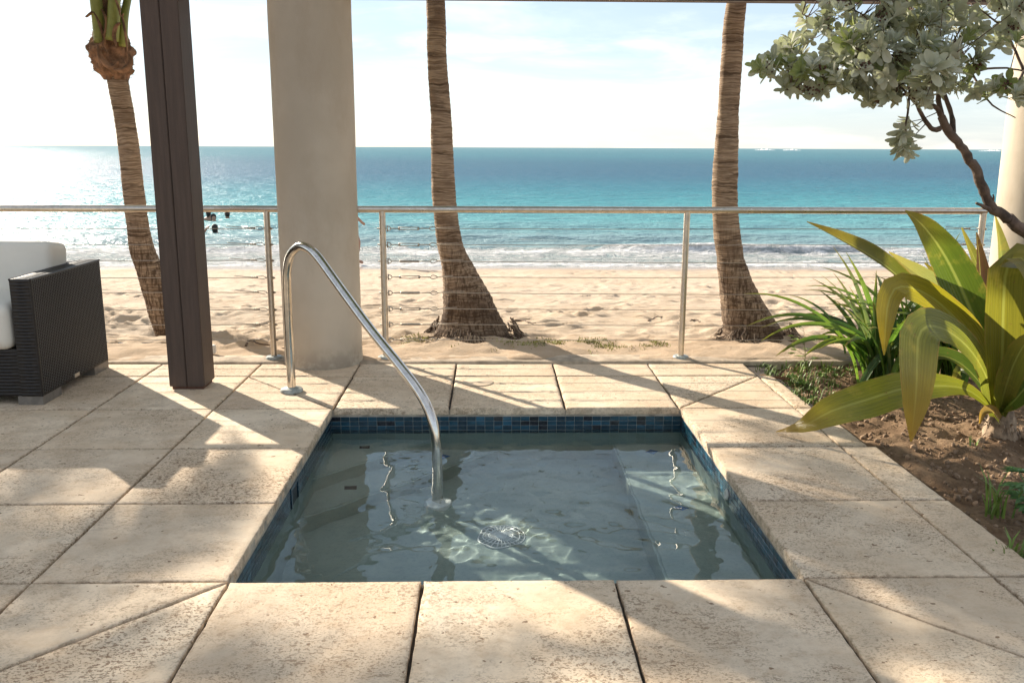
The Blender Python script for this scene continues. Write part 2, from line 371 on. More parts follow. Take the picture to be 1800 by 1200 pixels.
tile_wall((WX0,WY0),(0,1),(1,0),WY1-WY0,skip=((SK0,SK1),),single=False)
tile_wall((WX1,WY0),(-1,0),(0,1),WX1-WX0,single=False)
tag(stuffv.build('tile_band',M['tiles'],spa,False),kind='stuff')
# skimmer mouth in the left wall, return fitting in the right wall, drain, marker tiles
b=MB(); y0,y1=WY0+SK0-.01,WY0+SK1+.01
b.box(WX0-.001,WX0+.0035,y0,y1,-.158,-.05,0); b.box(WX0-.001,WX0+.008,y0-.004,y0+.012,-.16,-.047,1); b.box(WX0-.001,WX0+.008,y1-.012,y1+.004,-.16,-.047,1); b.box(WX0-.001,WX0+.0075,y0+.012,y1-.012,-.062,-.047,1)
b.build('skimmer_mouth',[simple('skimmer_dark',(.01,.014,.018),.5),M['tiles'][1]],spa,False)
b=MB(); b.lathe([(.03,0),(.03,.006),(.024,.010),(.012,.010),(.010,.004),(.001,.004)],(0,0,0),20)
ret=b.build('return_fitting',simple('aged_white_plastic',(.55,.54,.47),.45),spa); ret.matrix_parent_inverse=Matrix.Translation(spa.location).inverted(); ret.location=(WX1-.004,3.52,-.098); ret.rotation_euler=(0,R(-90),0); ret.scale=(.8,.8,.9)
b=MB()
M['drain']=simple('white_drain_plastic',(.75,.77,.74),.4)
for k in range(28):
    a=2*math.pi*k/28; b.tube([(.03*math.cos(a),.03*math.sin(a),.026),(.07*math.cos(a),.07*math.sin(a),.022),(.118*math.cos(a),.118*math.sin(a),.004)],.0042,5)
for rr,zz in ((.03,.026),(.06,.0235),(.092,.014),(.12,.004)):
    b.tube([(rr*math.cos(a),rr*math.sin(a),zz) for a in np.linspace(0,2*math.pi,33)],.0045,6)
b.lathe([(.001,.027),(.028,.027),(.028,.02)],(0,0,0),20)
dr=b.build('drain_cover',M['drain'],spa); dr.matrix_parent_inverse=Matrix.Translation(spa.location).inverted(); dr.location=(.045,3.60,FZ); dr.scale=(.84,.84,.9)
M['marker']=simple('blue_marker_tile',(.015,.12,.30),.2); M['markerd']=simple('dark_marker_tile',(.008,.016,.03),.2)
for (x,y,z,mm) in ((.828,4.36,BZ,'marker'),(.835,3.66,BZ,'marker'),(-.64,4.36,-.27,'markerd'),(-.653,3.975,-.43,'markerd'),(-.24,4.38,-.43,'marker')):
    b=MB(); q=.034
    if mm=='marker': b.add([(-q,0,0),(0,-q,0),(q,0,0),(0,q,0),(-q,0,.004),(0,-q,.004),(q,0,.004),(0,q,.004)],[(4,5,6,7),(0,1,5,4),(1,2,6,5),(2,3,7,6),(3,0,4,7)])
    else: b.box(-q*.8,q*.8,-q*.55,q*.55,0,.004)
    o=b.build('marker_tile',M[mm],spa,False); o.matrix_parent_inverse=Matrix.Translation(spa.location).inverted(); o.location=(x,y if y<4.45 else 4.42,z+.0005); o.rotation_euler=(0,0,R(random.uniform(-6,6)))
# water
gx=np.concatenate([np.linspace(WX0-.9,WX0-.01,60),np.linspace(WX0-.004,WX1+.004,270)]); gy=np.concatenate([np.linspace(WY0-.004,WY1+.004,280),np.linspace(WY1+.01,WY1+.9,60)]); GX,GY=np.meshgrid(gx,gy)  # sheet continues unseen under the paving, added so refracted sun reaches the spa floor
def ripples(x,y):
    z=0.0016*fbm(x*2.0+1.3,y*2.6,2,21)
    z=z+.0007*fbm(x*6+.35*vnoise(x*3,y*3,31),y*8,2,22)
    w_=.4*vnoise(x*5,y*5,35); z=z+.00085*vnoise(x*12+w_,y*11-w_,23)+.00034*vnoise(x*25-w_,y*23+w_,24)
    # fan of finer ripples running out from the right-hand return
    d=np.hypot(x-.95,y-3.7); z=z+.0010*np.exp(-d*1.3)*np.sin(d*46+2.5*vnoise(x*4,y*4,25))*np.clip(vnoise(x*2.3,y*2.3,26)+.6,0,1)
    return z
def mat_water():
    t=NT('spa_water'); g=t.n('BsdfGlass',{'Color':(.94,.985,.985,1),'Roughness':0.0,'IOR':1.33}).outputs[0]
    return t.done(g)
M['water']=mat_water()
wat=link('water',grid_mesh('water',GX,GY,WZ+ripples(GX,GY),M['water'])); tag(wat,kind='structure')
wat.cycles.is_caustics_caster=True
for o in (sh,bench,st1,st2,dr): o.cycles.is_caustics_receiver=True
# ------------------------------------------------------------------ spa handrail
hr=empty('handrail',(-1.095,4.806,0),'bent stainless steel handrail leading down into the spa water','handrail')
foot=np.array([-.245,3.93])
A=np.array([-1.095,4.806])
def hp(t,z): q=A+(foot-A)*t; return (q[0],q[1],z)
pts=[hp(0,0),hp(0,.3),hp(.003,.58),hp(.012,.68),hp(.046,.762),hp(.12,.812),hp(.19,.806),hp(.26,.765),hp(.416,.625),hp(.6,.462),hp(.777,.322),hp(.88,.234),hp(.94,.166),hp(.977,.09),hp(.995,0),hp(1,-.1),hp(1,-.35),hp(1,FZ+.005)]
b=MB(); b.tube(spline(pts,110),.0235,20); rail=b.build('rail',M['chrome'],hr); rail.cycles.is_caustics_receiver=True
for nm,q,z in (('flange',A,0.002),('flange',foot,FZ)):
    b=MB(); b.lathe([(.062,0),(.062,.010),(.056,.018),(.030,.024),(.026,.026)],(q[0],q[1],z),28); fl=b.build(nm,M['flange'] if z>=0 else M['drain'],hr,auto=40); fl.cycles.is_caustics_receiver=True
# ------------------------------------------------------------------ columns, post, pergola
def column(x,y,r,label,h=3.0):
    e=empty('column',(x,y,0),label,'column','round stucco columns'); b=MB()
    nz=60; seg=64; V=[]; zs=np.linspace(-.02,h,nz)
    for z in zs:
        for k in range(seg):
            a=2*math.pi*k/seg; rr=r+.0018*float(vnoise(np.array(a*3.),np.array(z*4),9))+.006*math.exp(-max(z,0)*25); V.append((x+rr*math.cos(a),y+rr*math.sin(a),z))
    Fc=[(i*seg+k,i*seg+(k+1)%seg,(i+1)*seg+(k+1)%seg,(i+1)*seg+k) for i in range(nz-1) for k in range(seg)]+[tuple((nz-1)*seg+k for k in range(seg))]
    b.add(V,Fc); b.build('shaft',M['column'],e); return e
column(-1.048,5.53,.239,'thick round beige stucco column between the two lengths of railing')
column(3.475,5.62,.26,'round beige stucco column at the right edge behind the silver tree')
e=empty('square_post',(-1.68,4.94,0),'dark brown square timber post standing beside the wicker sofa','post')
x0,x1,y0,y1=-1.777,-1.583,4.848,5.035
for a,bb in ((x0,-1.6815),(-1.6785,x1)):
    g=bmesh.new(); bmesh.ops.create_cube(g,size=1); bmesh.ops.scale(g,vec=(bb-a,y1-y0,2.7),verts=g.verts); bmesh.ops.translate(g,vec=((a+bb)/2,(y0+y1)/2,.018+1.35),verts=g.verts)
    bmesh.ops.bevel(g,geom=g.edges[:],offset=.0035,segments=2,affect='EDGES'); bm_obj('board',g,M['post'],e)
b=MB(); b.box(x0+.012,x1-.012,y0+.012,y1-.012,-.002,.03); b.build('base_plate',simple('rusty_plate',(.10,.045,.025),.8,nscale=40),e,False)
pg=empty('pergola',(1,5.5,2.15),'dark brown timber pergola beam across the top of the view','pergola')
M['beam']=simple('pergola_stain',(.075,.035,.022),.6,nscale=8,var=.3,bscale=60)
def beam(nm,x0,x1,y0,y1,z0,z1):
    g=bmesh.new(); bmesh.ops.create_cube(g,size=1); bmesh.ops.scale(g,vec=(x1-x0,y1-y0,z1-z0),verts=g.verts); bmesh.ops.translate(g,vec=((x0+x1)/2,(y0+y1)/2,(z0+z1)/2),verts=g.verts)
    bmesh.ops.bevel(g,geom=g.edges[:],offset=.004,segments=2,affect='EDGES'); return bm_obj(nm,g,M['beam'],pg)
beam('beam',-.79,3.2,5.44,5.53,2.152,2.40)
beam('beam',-6,-1.33,5.44,5.53,2.152,2.40)
beam('beam',-6,6,4.90,5.02,2.72,2.92)
for i,x in enumerate(np.arange(-5.6,6,.9)): beam('rafter',x,x+.06,-3,5.9,2.93,3.07)
b=MB(); b.tube([(-.8,5.40,2.158),(1.2,5.40,2.142),(3.2,5.40,2.150)],.0028,6); b.build('wire',M['wire'],pg)
# ------------------------------------------------------------------ cable railings
RY=5.56; RZ=.947
CZ=[.83,.731,.628,.529,.43,.328,.229,.13]
def railing(x0,x1,posts,label,left_end,tb,loops):
    e=empty('cable_railing',((x0+x1)/2,RY,.02),label,'railing','steel cable railings')
    b=MB(); b.tube([(x0,RY,RZ),(x0+(x1-x0)*.33,RY,RZ),(x0+(x1-x0)*.66,RY,RZ),(x1,RY,RZ)],.0205,18); b.build('top_rail',M['steel'],e,auto=50)
    for x in posts:
        b=MB(); b.tube([(x,RY,.01),(x,RY,.4),(x,RY,RZ-.012)],.0195,16); p=b.build('post',M['steel'],e,auto=50)
        b=MB(); b.lathe([(.052,.006),(.052,.016),(.046,.026),(.024,.030)],(x,RY,0),22); b.build('base_flange',M['flange'],p,auto=40)
    for z in CZ:
        jit=random.gauss(0,.004); xs0=tb+.33 if tb is not None else x0; xs1=loops-.012 if loops is not None else x1
        P=[(xs0,RY,z),(xs0*.66+xs1*.34,RY,z-.004+jit*.5),(xs0*.33+xs1*.67,RY,z-.003+jit),(xs1-.07,RY,z+jit)]
        b=MB(); b.tube(spline(P,24),.0022,6)
        if loops is not None:      # swaged loop end
            q=loops-.022; zz=z+jit
            b.tube(spline([(q-.17-random.random()*.06,RY-.004,zz+.010+random.random()*.006),(q-.09,RY-.004,zz+.005),(q-.05,RY,zz+.009),(q-.02,RY,zz+.011),(q-.002,RY,zz+.001),(q-.02,RY,zz-.008),(q-.045,RY,zz-.004),(q-.075,RY,zz)],24),.0024,6)
            for k in range(4): b.tube([(q-.088+k*.010,RY-.001,zz+.003),(q-.083+k*.010,RY-.001,zz+.003)],.0062,8)
            b.tube([(q-.004,RY,zz),(loops+.032,RY,zz)],.0036,6); b.lathe([(.0075,0),(.0075,.004),(.002,.013)],(0,0,0),8)
            n=16; 
            for i in range(len(b.v)-24,len(b.v)): vx=b.v[i]; b.v[i]=(loops+.02+vx[2],RY+vx[0],zz+vx[1])
        c=b.build('cable',M['wire'],e)
        if tb is not None:
            b=MB(); op=random.random()<.6
            b.tube([(tb-.034,RY,z),(tb+.022,RY,z)],.004,6)
            b.tube([(tb+.028,RY,z-.018),(tb+.028,RY,z+.018)],.0042,7)          # shackle pin
            b.tube(spline([(tb+.028,RY,z+.011),(tb+.04,RY,z+.012),(tb+.05,RY,z),(tb+.04,RY,z-.012),(tb+.028,RY,z-.011)],14),.0032,6)
            b.tube([(tb+.048,RY,z),(tb+.10,RY,z)],.0034,6)
            if op:
                for s_ in(-1,1): b.tube([(tb+.10,RY,z+.0075*s_),(tb+.22,RY,z+.0075*s_)],.0026,6)
                b.tube([(tb+.096,RY,z),(tb+.106,RY,z)],.0095,8); b.tube([(tb+.214,RY,z),(tb+.224,RY,z)],.0095,8)
            else: b.tube([(tb+.098,RY,z),(tb+.103,RY,z),(tb+.217,RY,z),(tb+.222,RY,z)],[.004,.0075,.0075,.004],9)
            b.tube([(tb+.222,RY,z),(tb+.29,RY,z)],.0033,6)
            b.tube(spline([(tb+.285,RY,z),(tb+.30,RY,z+.011),(tb+.315,RY,z+.010),(tb+.335,RY,z+.001),(tb+.315,RY,z-.010),(tb+.30,RY,z-.011),(tb+.285,RY,z)],16),.0028,6)
            L=random.uniform(.42,.52); b.tube([(tb+.325,RY-.003,z+.004),(tb+.40,RY-.004,z+.008),(tb+L,RY-.004,z+.010)],.0024,6)
            b.build('turnbuckle',M['wire'],c)
    return e
railing(-7.2,-1.283,[-1.367,-3.9,-6.4],'stainless cable railing left of the thick stucco column',None,None,-1.367)
railing(-.815,3.09,[-.662,1.217,3.072],'long stainless cable railing right of the thick stucco column',None,-.662,3.072)
# ------------------------------------------------------------------ wicker sofa
M['wicker']=simple('brown_black_wicker',(.013,.010,.0085),.42,nscale=60,var=.4,Specular_IOR_Level=.45)
M['cushion']=simple('cream_canvas',(.74,.70,.61),.9,nscale=3,var=.05,bscale=350,bstr=.25,bdist=.001)
sofa=empty('wicker_sofa',(-3.3,4.95,0),'dark brown wicker sofa with cream cushions at the left edge','sofa')
def weave(b,o,u,v,lu,lv,nrm,cu=.0185,cv=.0155,amp=.0052,horizontal=False):
    o,u,v,nrm=map(lambda q:np.array(q,float),(o,u,v,nrm)); nu=max(2,int(lu/cu)); nv=max(2,int(lv/cv)); SU,SV=4,4
    U=np.linspace(0,1,nu*SU+1); Vv=np.linspace(0,1,nv*SV+1); UU,VV=np.meshgrid(U,Vv); cu_=UU*nu; cv_=VV*nv
    if horizontal: col=np.floor(cv_-1e-6); w=np.abs(np.sin(math.pi*cv_))**.6*(.75+.25*np.sin(2*math.pi*(cu_*.5)+col*math.pi))
    else: col=np.floor(cu_-1e-6); w=np.abs(np.sin(math.pi*cu_))**.55*(.35+.65*np.abs(np.sin(math.pi*(cv_+.5*(col%2))))**.7)
    D=amp*w*np.minimum(1,np.minimum(np.minimum(UU,1-UU)*nu,np.minimum(VV,1-VV)*nv)+.3)
    Pn=o+UU[...,None]*lu*u+VV[...,None]*lv*v+D[...,None]*nrm; r,c=UU.shape
    b.add(Pn.reshape(-1,3),[(i*c+j,i*c+j+1,(i+1)*c+j+1,(i+1)*c+j) for i in range(r-1) for j in range(c-1)])
AX0,AX1,AY0,AY1,AZ0,AZ1=-2.432,-2.320,4.545,5.372,.048,.662
b=MB(); b.box(AX0+.003,AX1-.003,AY0+.003,AY1-.003,AZ0,AZ1-.002)
weave(b,(AX1-.003,AY0+.003,AZ0),(0,1,0),(0,0,1),AY1-AY0-.006,AZ1-AZ0-.004,(1,0,0))
weave(b,(AX0+.003,AY0+.003,AZ0),(1,0,0),(0,0,1),AX1-AX0-.006,AZ1-AZ0-.004,(0,-1,0),.06,.0165,horizontal=True)
weave(b,(AX0+.003,AY0+.003,AZ1-.003),(1,0,0),(0,1,0),AX1-AX0-.006,AY1-AY0-.006,(0,0,1),.05,.017,horizontal=True)
for x in (AX0,AX1):
    b.tube([(x+(.004 if x==AX0 else -.004),AY0+.004,AZ1-.005),(x+(.004 if x==AX0 else -.004),AY1-.004,AZ1-.005)],.006,8)
b.tube([(AX1-.004,AY0+.004,AZ0),(AX1-.004,AY0+.004,AZ1-.005)],.006,8)
b.build('arm',M['wicker'],sofa,auto=60)
b=MB(); b.box(-5.0,AX0-.001,4.563,4.60,.045,.295); weave(b,(-3.1,4.562,.046),(1,0,0),(0,0,1),3.1+AX0,.246,(0,-1,0),.06,.0165,horizontal=True); b.box(-5.0,AX0-.002,4.601,5.30,.26,.287); b.build('seat_base',M['wicker'],sofa,auto=60)
b=MB(); b.box(-5.0,AX0-.001,5.301,5.368,.046,.655); b.build('back_panel',M['wicker'],sofa,False)
M['foot']=simple('grey_aluminium_foot',(.20,.18,.155),.5,.4,nscale=30)
for x0_,x1_,y0_,y1_ in ((AX0-.02,AX1-.004,AY0+.006,AY0+.21),(AX1-.11,AX1-.004,AY1-.20,AY1-.006)):
    b=MB(); b.box(x0_,x1_,y0_,y1_,.001,.0475); b.build('foot',M['foot'],sofa,False)
b=MB(); b.box(AX1-.002,AX1+.004,AY0+.36,AY0+.42,.055,.075); b.build('maker_plate',simple('small_metal_tag',(.5,.46,.4),.4,.8),sofa,False)
def cushion(nm,x0,x1,y0,y1,z0,z1,r=.05,puff=.012,tilt=0):
    g=bmesh.new(); bmesh.ops.create_cube(g,size=1); bmesh.ops.scale(g,vec=(x1-x0,y1-y0,z1-z0),verts=g.verts)
    bmesh.ops.bevel(g,geom=g.edges[:],offset=r,segments=5,affect='EDGES',profile=.6)
    bmesh.ops.subdivide_edges(g,edges=[e for e in g.edges if e.calc_length()>.12],cuts=8,use_grid_fill=True)
    for v in g.verts:
        a,bb,c=v.co.x/(x1-x0)*2,v.co.y/(y1-y0)*2,v.co.z/(z1-z0)*2
        v.co.z+=puff*(1-a*a)*(1-bb*bb)*np.sign(c)+.003*float(vnoise(np.array(v.co.x*9),np.array(v.co.y*9+v.co.z*7),4))
        v.co.y+=puff*(1-a*a)*(1-c*c)*np.sign(bb)+.003*float(vnoise(np.array(v.co.x*8),np.array(v.co.z*8),5))
    bmesh.ops.rotate(g,cent=(0,0,0),matrix=Matrix.Rotation(tilt,3,'X'),verts=g.verts)
    bmesh.ops.translate(g,vec=((x0+x1)/2,(y0+y1)/2,(z0+z1)/2),verts=g.verts)
    return bm_obj(nm,g,M['cushion'],sofa,80)
cushion('seat_cushion',-3.55,-2.447,4.515,5.17,.295,.53,.06)
cushion('back_cushion',-3.54,-2.43,4.99,5.21,.50,.79,.05,.015,R(-8))
cushion('seat_cushion',-4.7,-3.56,4.515,5.17,.295,.53,.06)
cushion('back_cushion',-4.69,-3.56,4.99,5.21,.50,.79,.05,.015,R(-8))
# ------------------------------------------------------------------ beach, soil bed
SEA=-1.30
def beach_z(x,y):
    z=np.interp(y,[5.45,5.52,5.8,6.2,7.5,10,14,18,20.2,24,40,60],[-.03,.004,.008,-.03,-.11,-.40,-.82,-1.15,-1.31,-1.62,-2.8,-4])
    return z
PALMS=[]
def palm_sec(Y,tab): # pixel rows (y,left,right) -> centre x, z, radius at depth Y
    out=[]
    for y,l,r in tab:
        a,b=at(l,y,Y),at(r,y,Y); out.append(((a[0]+b[0])/2,Y,(a[2]+b[2])/2,abs(b[0]-a[0])/2))
    return out
PB=[(-.12,6.35),(1.87,6.2),(-2.58,7.4)]
def build_beach():
    def sp(a): return np.array(a)
    xs=np.concatenate([-6.2-np.geomspace(.05,180,60)[::-1],np.arange(-6.2,6.6,.035),6.6+np.geomspace(.05,180,60)])
    ys=np.concatenate([np.arange(5.47,9.5,.026),np.arange(9.5,14,.045),np.arange(14,24,.09),np.geomspace(24,60,12)])
    X,Y=np.meshgrid(xs,ys); Z=beach_z(X,Y)
    fade=np.clip((20.0-Y)/2.2,0,1)
    Z=Z+fade*(.013*fbm(X*1.1,Y*1.6,3,41)+.009*fbm(X*4.2,Y*5.2,3,42)+.0055*fbm(X*13,Y*14,3,43))
    Z=Z-.21*np.exp(-(((X+2.9)/1.1)**2+((Y-7.6)/.75)**2))
    for px,py in PB: Z=Z+.03*np.exp(-(((X-px)/.75)**2+((Y-py)/.5)**2))
    # footprints and scuffs
    r=np.random.default_rng(3)
    for k in range(1500):
        cy=6.0+13*r.random()**1.15; cx=r.uniform(-.95,1.05)*(cy*.62)
        a=r.normal(0,.7); L=r.uniform(.09,.15); W=r.uniform(.04,.065); d=r.uniform(.012,.034)
        i0,i1=np.searchsorted(xs,[cx-.35,cx+.35]); j0,j1=np.searchsorted(ys,[cy-.35,cy+.35])
        if i1<=i0 or j1<=j0: continue
        xx=X[j0:j1,i0:i1]-cx; yy=Y[j0:j1,i0:i1]-cy; u=xx*math.cos(a)+yy*math.sin(a); v=-xx*math.sin(a)+yy*math.cos(a)
        q=(u/L)**2+(v/W)**2; Z[j0:j1,i0:i1]+= -d*np.exp(-q)+.45*d*np.exp(-(np.sqrt(q)-1.7)**2*2.2)
    # tractor tread along the beach
    for yc in (8.35,8.75,10.9,11.5): 
        w=np.exp(-((Y-yc-.12*vnoise(X*.35,X*0,60))/.10)**2); Z=Z+w*(.014*np.sin(X*2*math.pi/.11+Y*9)-.012)*np.clip(vnoise(X*.5,Y*0+yc,61)+.75,0,1)
    t=NT('beach_sand'); p=t.pos(); y=t.xyz(p)[1]; z=t.xyz(p)[2]
    a=t.noise(p,.8,4,.6); b_=t.noise(p,11,5,.65); c=t.mix(t.rng(a,.35,.65),(.535,.415,.295),(.625,.50,.37)); c=t.mix(t.rng(b_,.42,.72,0,.5),c,(.45,.315,.205))
    g=t.noise(t.vmul(p,(1.3,4,1)),3.2,6,.7); c=t.mix(t.rng(g,.585,.68,0,.6),c,(.25,.165,.10))
    wet=t.rng(t.math('ADD',z,t.math('MULTIPLY',t.noise(p,.5,3),.16)),-1.03,-1.22); c=t.mix(wet,c,(.30,.215,.145))
    gr=t.noise(p,420,2,.7); c=t.mix(t.rng(gr,.3,.8,0,.28),c,(.36,.25,.16))
    dirt=t.rng(t.math('ADD',y,t.math('MULTIPLY',t.noise(p,5,4,.6),.5)),6.9,6.2); c=t.mix(t.math('MULTIPLY',dirt,.35),c,(.44,.29,.17))
    nb=t.bump(t.math('ADD',t.math('MULTIPLY',gr,.4),t.noise(p,45,4,.65)),t.rng(wet,0,.7,.5,.03),.02)
    sh=t.bsdf(c,t.rng(wet,0.3,1,.92,.16),0,nb,Specular_IOR_Level=t.rng(wet,0,1,.15,.5))
    M['sand']=t.done(sh)
    o=link('beach',grid_mesh('beach',X,Y,Z,M['sand'])); tag(o,kind='structure')
    return xs,ys,Z
XS_B,YS_B,ZB=build_beach()
def sand_z(x,y):
    i=min(max(np.searchsorted(XS_B,x),0),len(XS_B)-1); j=min(max(np.searchsorted(YS_B,y),0),len(YS_B)-1); return float(ZB[j,i])
g=MB()
for a in ((-400,-14,-400,5.7),(14,400,-400,5.7),(-14,14,-400,-9)): g.add([(a[0],a[2],-.05),(a[1],a[2],-.05),(a[1],a[3],-.05),(a[0],a[3],-.05)],[(0,1,2,3)])
tag(g.build('ground',M['sand'],None,False),kind='structure')
def soil_z(x,y):
    z=-.045+.035*np.clip((y-5.0)/.4,0,1)+.028*fbm(x*1.6,y*1.6,3,51)+.016*fbm(x*6,y*6,3,52)+.008*fbm(x*19,y*19,2,53)
    z=z+.035*np.exp(-((x-2.42)**2+(y-3.98)**2)/.09)-.02*np.clip((1.95-x)/.25,0,1)
    z=z-.05*np.exp(-((x-2.30)**2+(y-4.06)**2)/.006)
    return z
xs=np.concatenate([np.arange(1.62,3.8,.018),np.arange(3.8,14.1,.15)]); ys=np.concatenate([np.arange(-9,1.9,.2),np.arange(1.9,5.48,.018)]); X,Y=np.meshgrid(xs,ys)
t=NT('garden_soil'); p=t.pos(); a=t.noise(p,3,4,.6); b_=t.noise(p,40,5,.7)
c=t.mix(t.rng(a,.35,.65),(.18,.113,.064),(.31,.205,.122)); c=t.mix(t.rng(b_,.4,.7,0,.6),c,(.10,.06,.034))
M['soil']=t.done(t.bsdf(c,.95,0,t.bump(t.math('ADD',t.noise(p,120,4,.7),b_),.8,.012),Specular_IOR_Level=.15))
tag(link('soil_bed',grid_mesh('soil_bed',X,Y,soil_z(X,Y),M['soil'])),kind='structure')
b=MB(); ico=bmesh.new(); bmesh.ops.create_icosphere(ico,subdivisions=1,radius=1); iv=np.array([v.co for v in ico.verts]); iF=[tuple(v.index for v in f.verts) for f in ico.faces]; ico.free()
for k in range(2600):
    x=1.78+abs(random.gauss(0,.75)); y=random.uniform(2.3,5.4); d=math.hypot(x-2.4,y-3.95)
    if random.random()>math.exp(-d*.9)+.12: continue
    r=min(.02,.0035+random.expovariate(1/.0042)); V=iv*np.array([random.uniform(.7,1.2) for _ in range(3)])*r+rng.normal(0,r*.13,iv.shape)+np.array([x,y,float(soil_z(np.array(x),np.array(y)))+r*.35]); b.add(V,iF)
o=b.build('soil_clods',simple('clod',(.25,.165,.10),.95,nscale=25,var=.4),None,False); tag(o,'loose soil crumbs and pebbles scattered over the planting bed','soil',kind='stuff')
# ------------------------------------------------------------------ sea
def build_sea():
    ys=np.concatenate([np.arange(18.9,29,.075),np.geomspace(29,60,150)[1:],np.geomspace(60,30000,110)[1:]])
    u=np.linspace(-1,1,361); w=np.maximum(24,ys*1.05)
    w=np.where(ys>200,w*1.4,w); Xs=u[None,:]*w[:,None]; Y=np.repeat(ys[:,None],len(u),1); Xs=Xs+0.0
    n1=vnoise(Xs*.22,Xs*0+.5,70); n2=vnoise(Xs*.6,Y*.15,71)
    Z=np.full_like(Y,SEA)
    def ridge(yc,h,front,back,sd):
        c=yc+.7*vnoise(Xs*.12,Xs*0,sd)+.22*vnoise(Xs*.5,Xs*0,sd+1); d=Y-c
        return h*(np.clip(.55+.6*vnoise(Xs*.16,Xs*0,sd+2),.05,1.2))*np.where(d<0,np.exp(-(d/front)**2),np.exp(-(d/back)**2))
    R1=ridge(23.3,.20,.28,.9,80); Z=Z+R1+ridge(26.4,.13,.6,1.2,84)+ridge(30.5,.13,.9,1.6,88)+ridge(37,.16,1.3,2.2,92)
    chop=.020*fbm(Xs*1.1,Y*2.2,3,75); Z=Z+chop*np.clip((80-Y)/50,0,1)*np.clip((Y-20.3)/2,.1,1)
    fo=np.clip((23.4-Y)/3,0,1)*np.clip((Y-19.5)/1.2,0,1); Z=Z+fo*.03*np.abs(fbm(Xs*2.6,Y*4,3,77))
    # earth curvature is ignored; water thins onto the sand
    Z=Z-.05*np.clip((20.4-Y)/1.2,0,1)
    crest=np.clip(R1/.14,0,1)
    t=NT('sea_water'); p=t.pos(); x,y,z=t.xyz(p)
    ly=t.math('LOGARITHM',y,10.0)
    ly2=t.math('ADD',ly,t.math('MULTIPLY',t.math('SUBTRACT',t.noise(t.vmul(p,(.012,.05,0)),1,3),.5),.16))
    f=t.rng(ly2,1.28,3.3,0,1,False)
    # shallow sandy water -> turquoise -> deep blue -> paler far water
    col=t.ramp(f,[(0,(.30,.34,.30)),(.07,(.20,.32,.32)),(.12,(.10,.325,.33)),(.18,(.035,.265,.29)),(.25,(.008,.17,.22)),(.33,(.006,.10,.165)),(.45,(.008,.105,.16)),(.6,(.022,.165,.195)),(1,(.06,.20,.215))])
    st=t.noise(t.vmul(p,(.25,1.4,0)),1,4,.6); col=t.mix(t.rng(st,.45,.75,0,.35),col,(.012,.12,.19))
    ch=t.noise(t.vmul(p,(.55,3.2,0)),1,5,.7); ch2=t.noise(t.vmul(p,(.05,.42,0)),1,5,.7); chop=t.math('ADD',t.math('MULTIPLY',t.rng(ch,.40,.62),t.rng(y,60,140,1,.25)),t.math('MULTIPLY',t.rng(ch2,.40,.62),t.rng(y,60,140,.2,1)))
    col=t.mix(t.math('MULTIPLY',chop,.32),col,(.004,.05,.10)); lt=t.math('MULTIPLY',t.rng(t.noise(t.vmul(p,(.4,2.6,0)),1,5,.7),.56,.68),t.rng(y,40,160,.5,.2)); col=t.mix(lt,col,(.20,.42,.44))
    # foam
    fp=t.vmul(p,(1,1.9,0)); n=t.noise(fp,1.5,7,.68,.6); n_=t.noise(fp,5.5,5,.65)
    nn=t.math('ADD',t.math('MULTIPLY',n,.7),t.math('MULTIPLY',n_,.3))
    edge=t.math('MULTIPLY',t.math('SUBTRACT',t.noise(t.vmul(p,(.35,0,0)),1,3),.5),2.2); ye=t.math('ADD',y,edge)
    prof=t.ramp(t.rng(ye,19,27,0,1,False),[(0,(.0,)*3),(.10,(.42,)*3),(.16,(.60,)*3),(.27,(.44,)*3),(.40,(.47,)*3),(.52,(.58,)*3),(.58,(.36,)*3),(.72,(.22,)*3),(1,(.02,)*3)])
    foam=t.rng(t.math('ADD',nn,t.math('SUBTRACT',t.math('MAXIMUM',t.n('RGBToBW',{0:prof}).outputs[0],t.math('MULTIPLY',t.attr('crest'),.55)),.5)),.37,.56)
    streak=t.math('MULTIPLY',t.rng(t.noise(t.vmul(p,(.22,2.4,0)),1,5,.7),.60,.70,0,.55),t.rng(y,20,60,1,.15))
    foam=t.math('MAXIMUM',foam,streak); cap=t.math('MULTIPLY',t.rng(t.noise(t.vmul(p,(.16,.5,0)),1,5,.7),.70,.75,0,.7),t.rng(y,45,70)); foam=t.math('MAXIMUM',foam,cap)
    col=t.mix(foam,col,t.mix(t.rng(n_,.35,.65),(.60,.60,.58),(.84,.82,.79)))
    bn=t.math('ADD',t.noise(t.vmul(p,(.55,1.1,0)),1,6,.62),t.math('MULTIPLY',t.noise(t.vmul(p,(3.5,6,0)),1,3,.6),.22))
    nm=t.bump(t.math('ADD',t.math('ADD',bn,t.math('MULTIPLY',ch2,.5)),t.math('MULTIPLY',t.math('MULTIPLY',foam,t.math('ADD',n,n_)),.35)),.8,.6)
    # wave slopes keep a rough sea from mirroring the sky at grazing angles
    fr=t.math('MINIMUM',t.n('Fresnel',{'IOR':1.333,'Normal':nm}).outputs[0],.22); fr=t.math('MULTIPLY',fr,t.rng(foam,0,1,1,.05))
    df=t.n('BsdfDiffuse',{'Color':col,'Normal':nm}).outputs[0]; gl=t.n('BsdfGlossy',{'Color':(1,1,1,1),'Roughness':.36,'Normal':nm}).outputs[0]
    M['sea']=t.done(t.n('MixShader',{0:fr,1:df,2:gl}).outputs[0])
    o=link('sea',grid_mesh('sea',Xs,Y,Z,M['sea'],{'crest':crest})); tag(o,kind='structure')
build_sea()
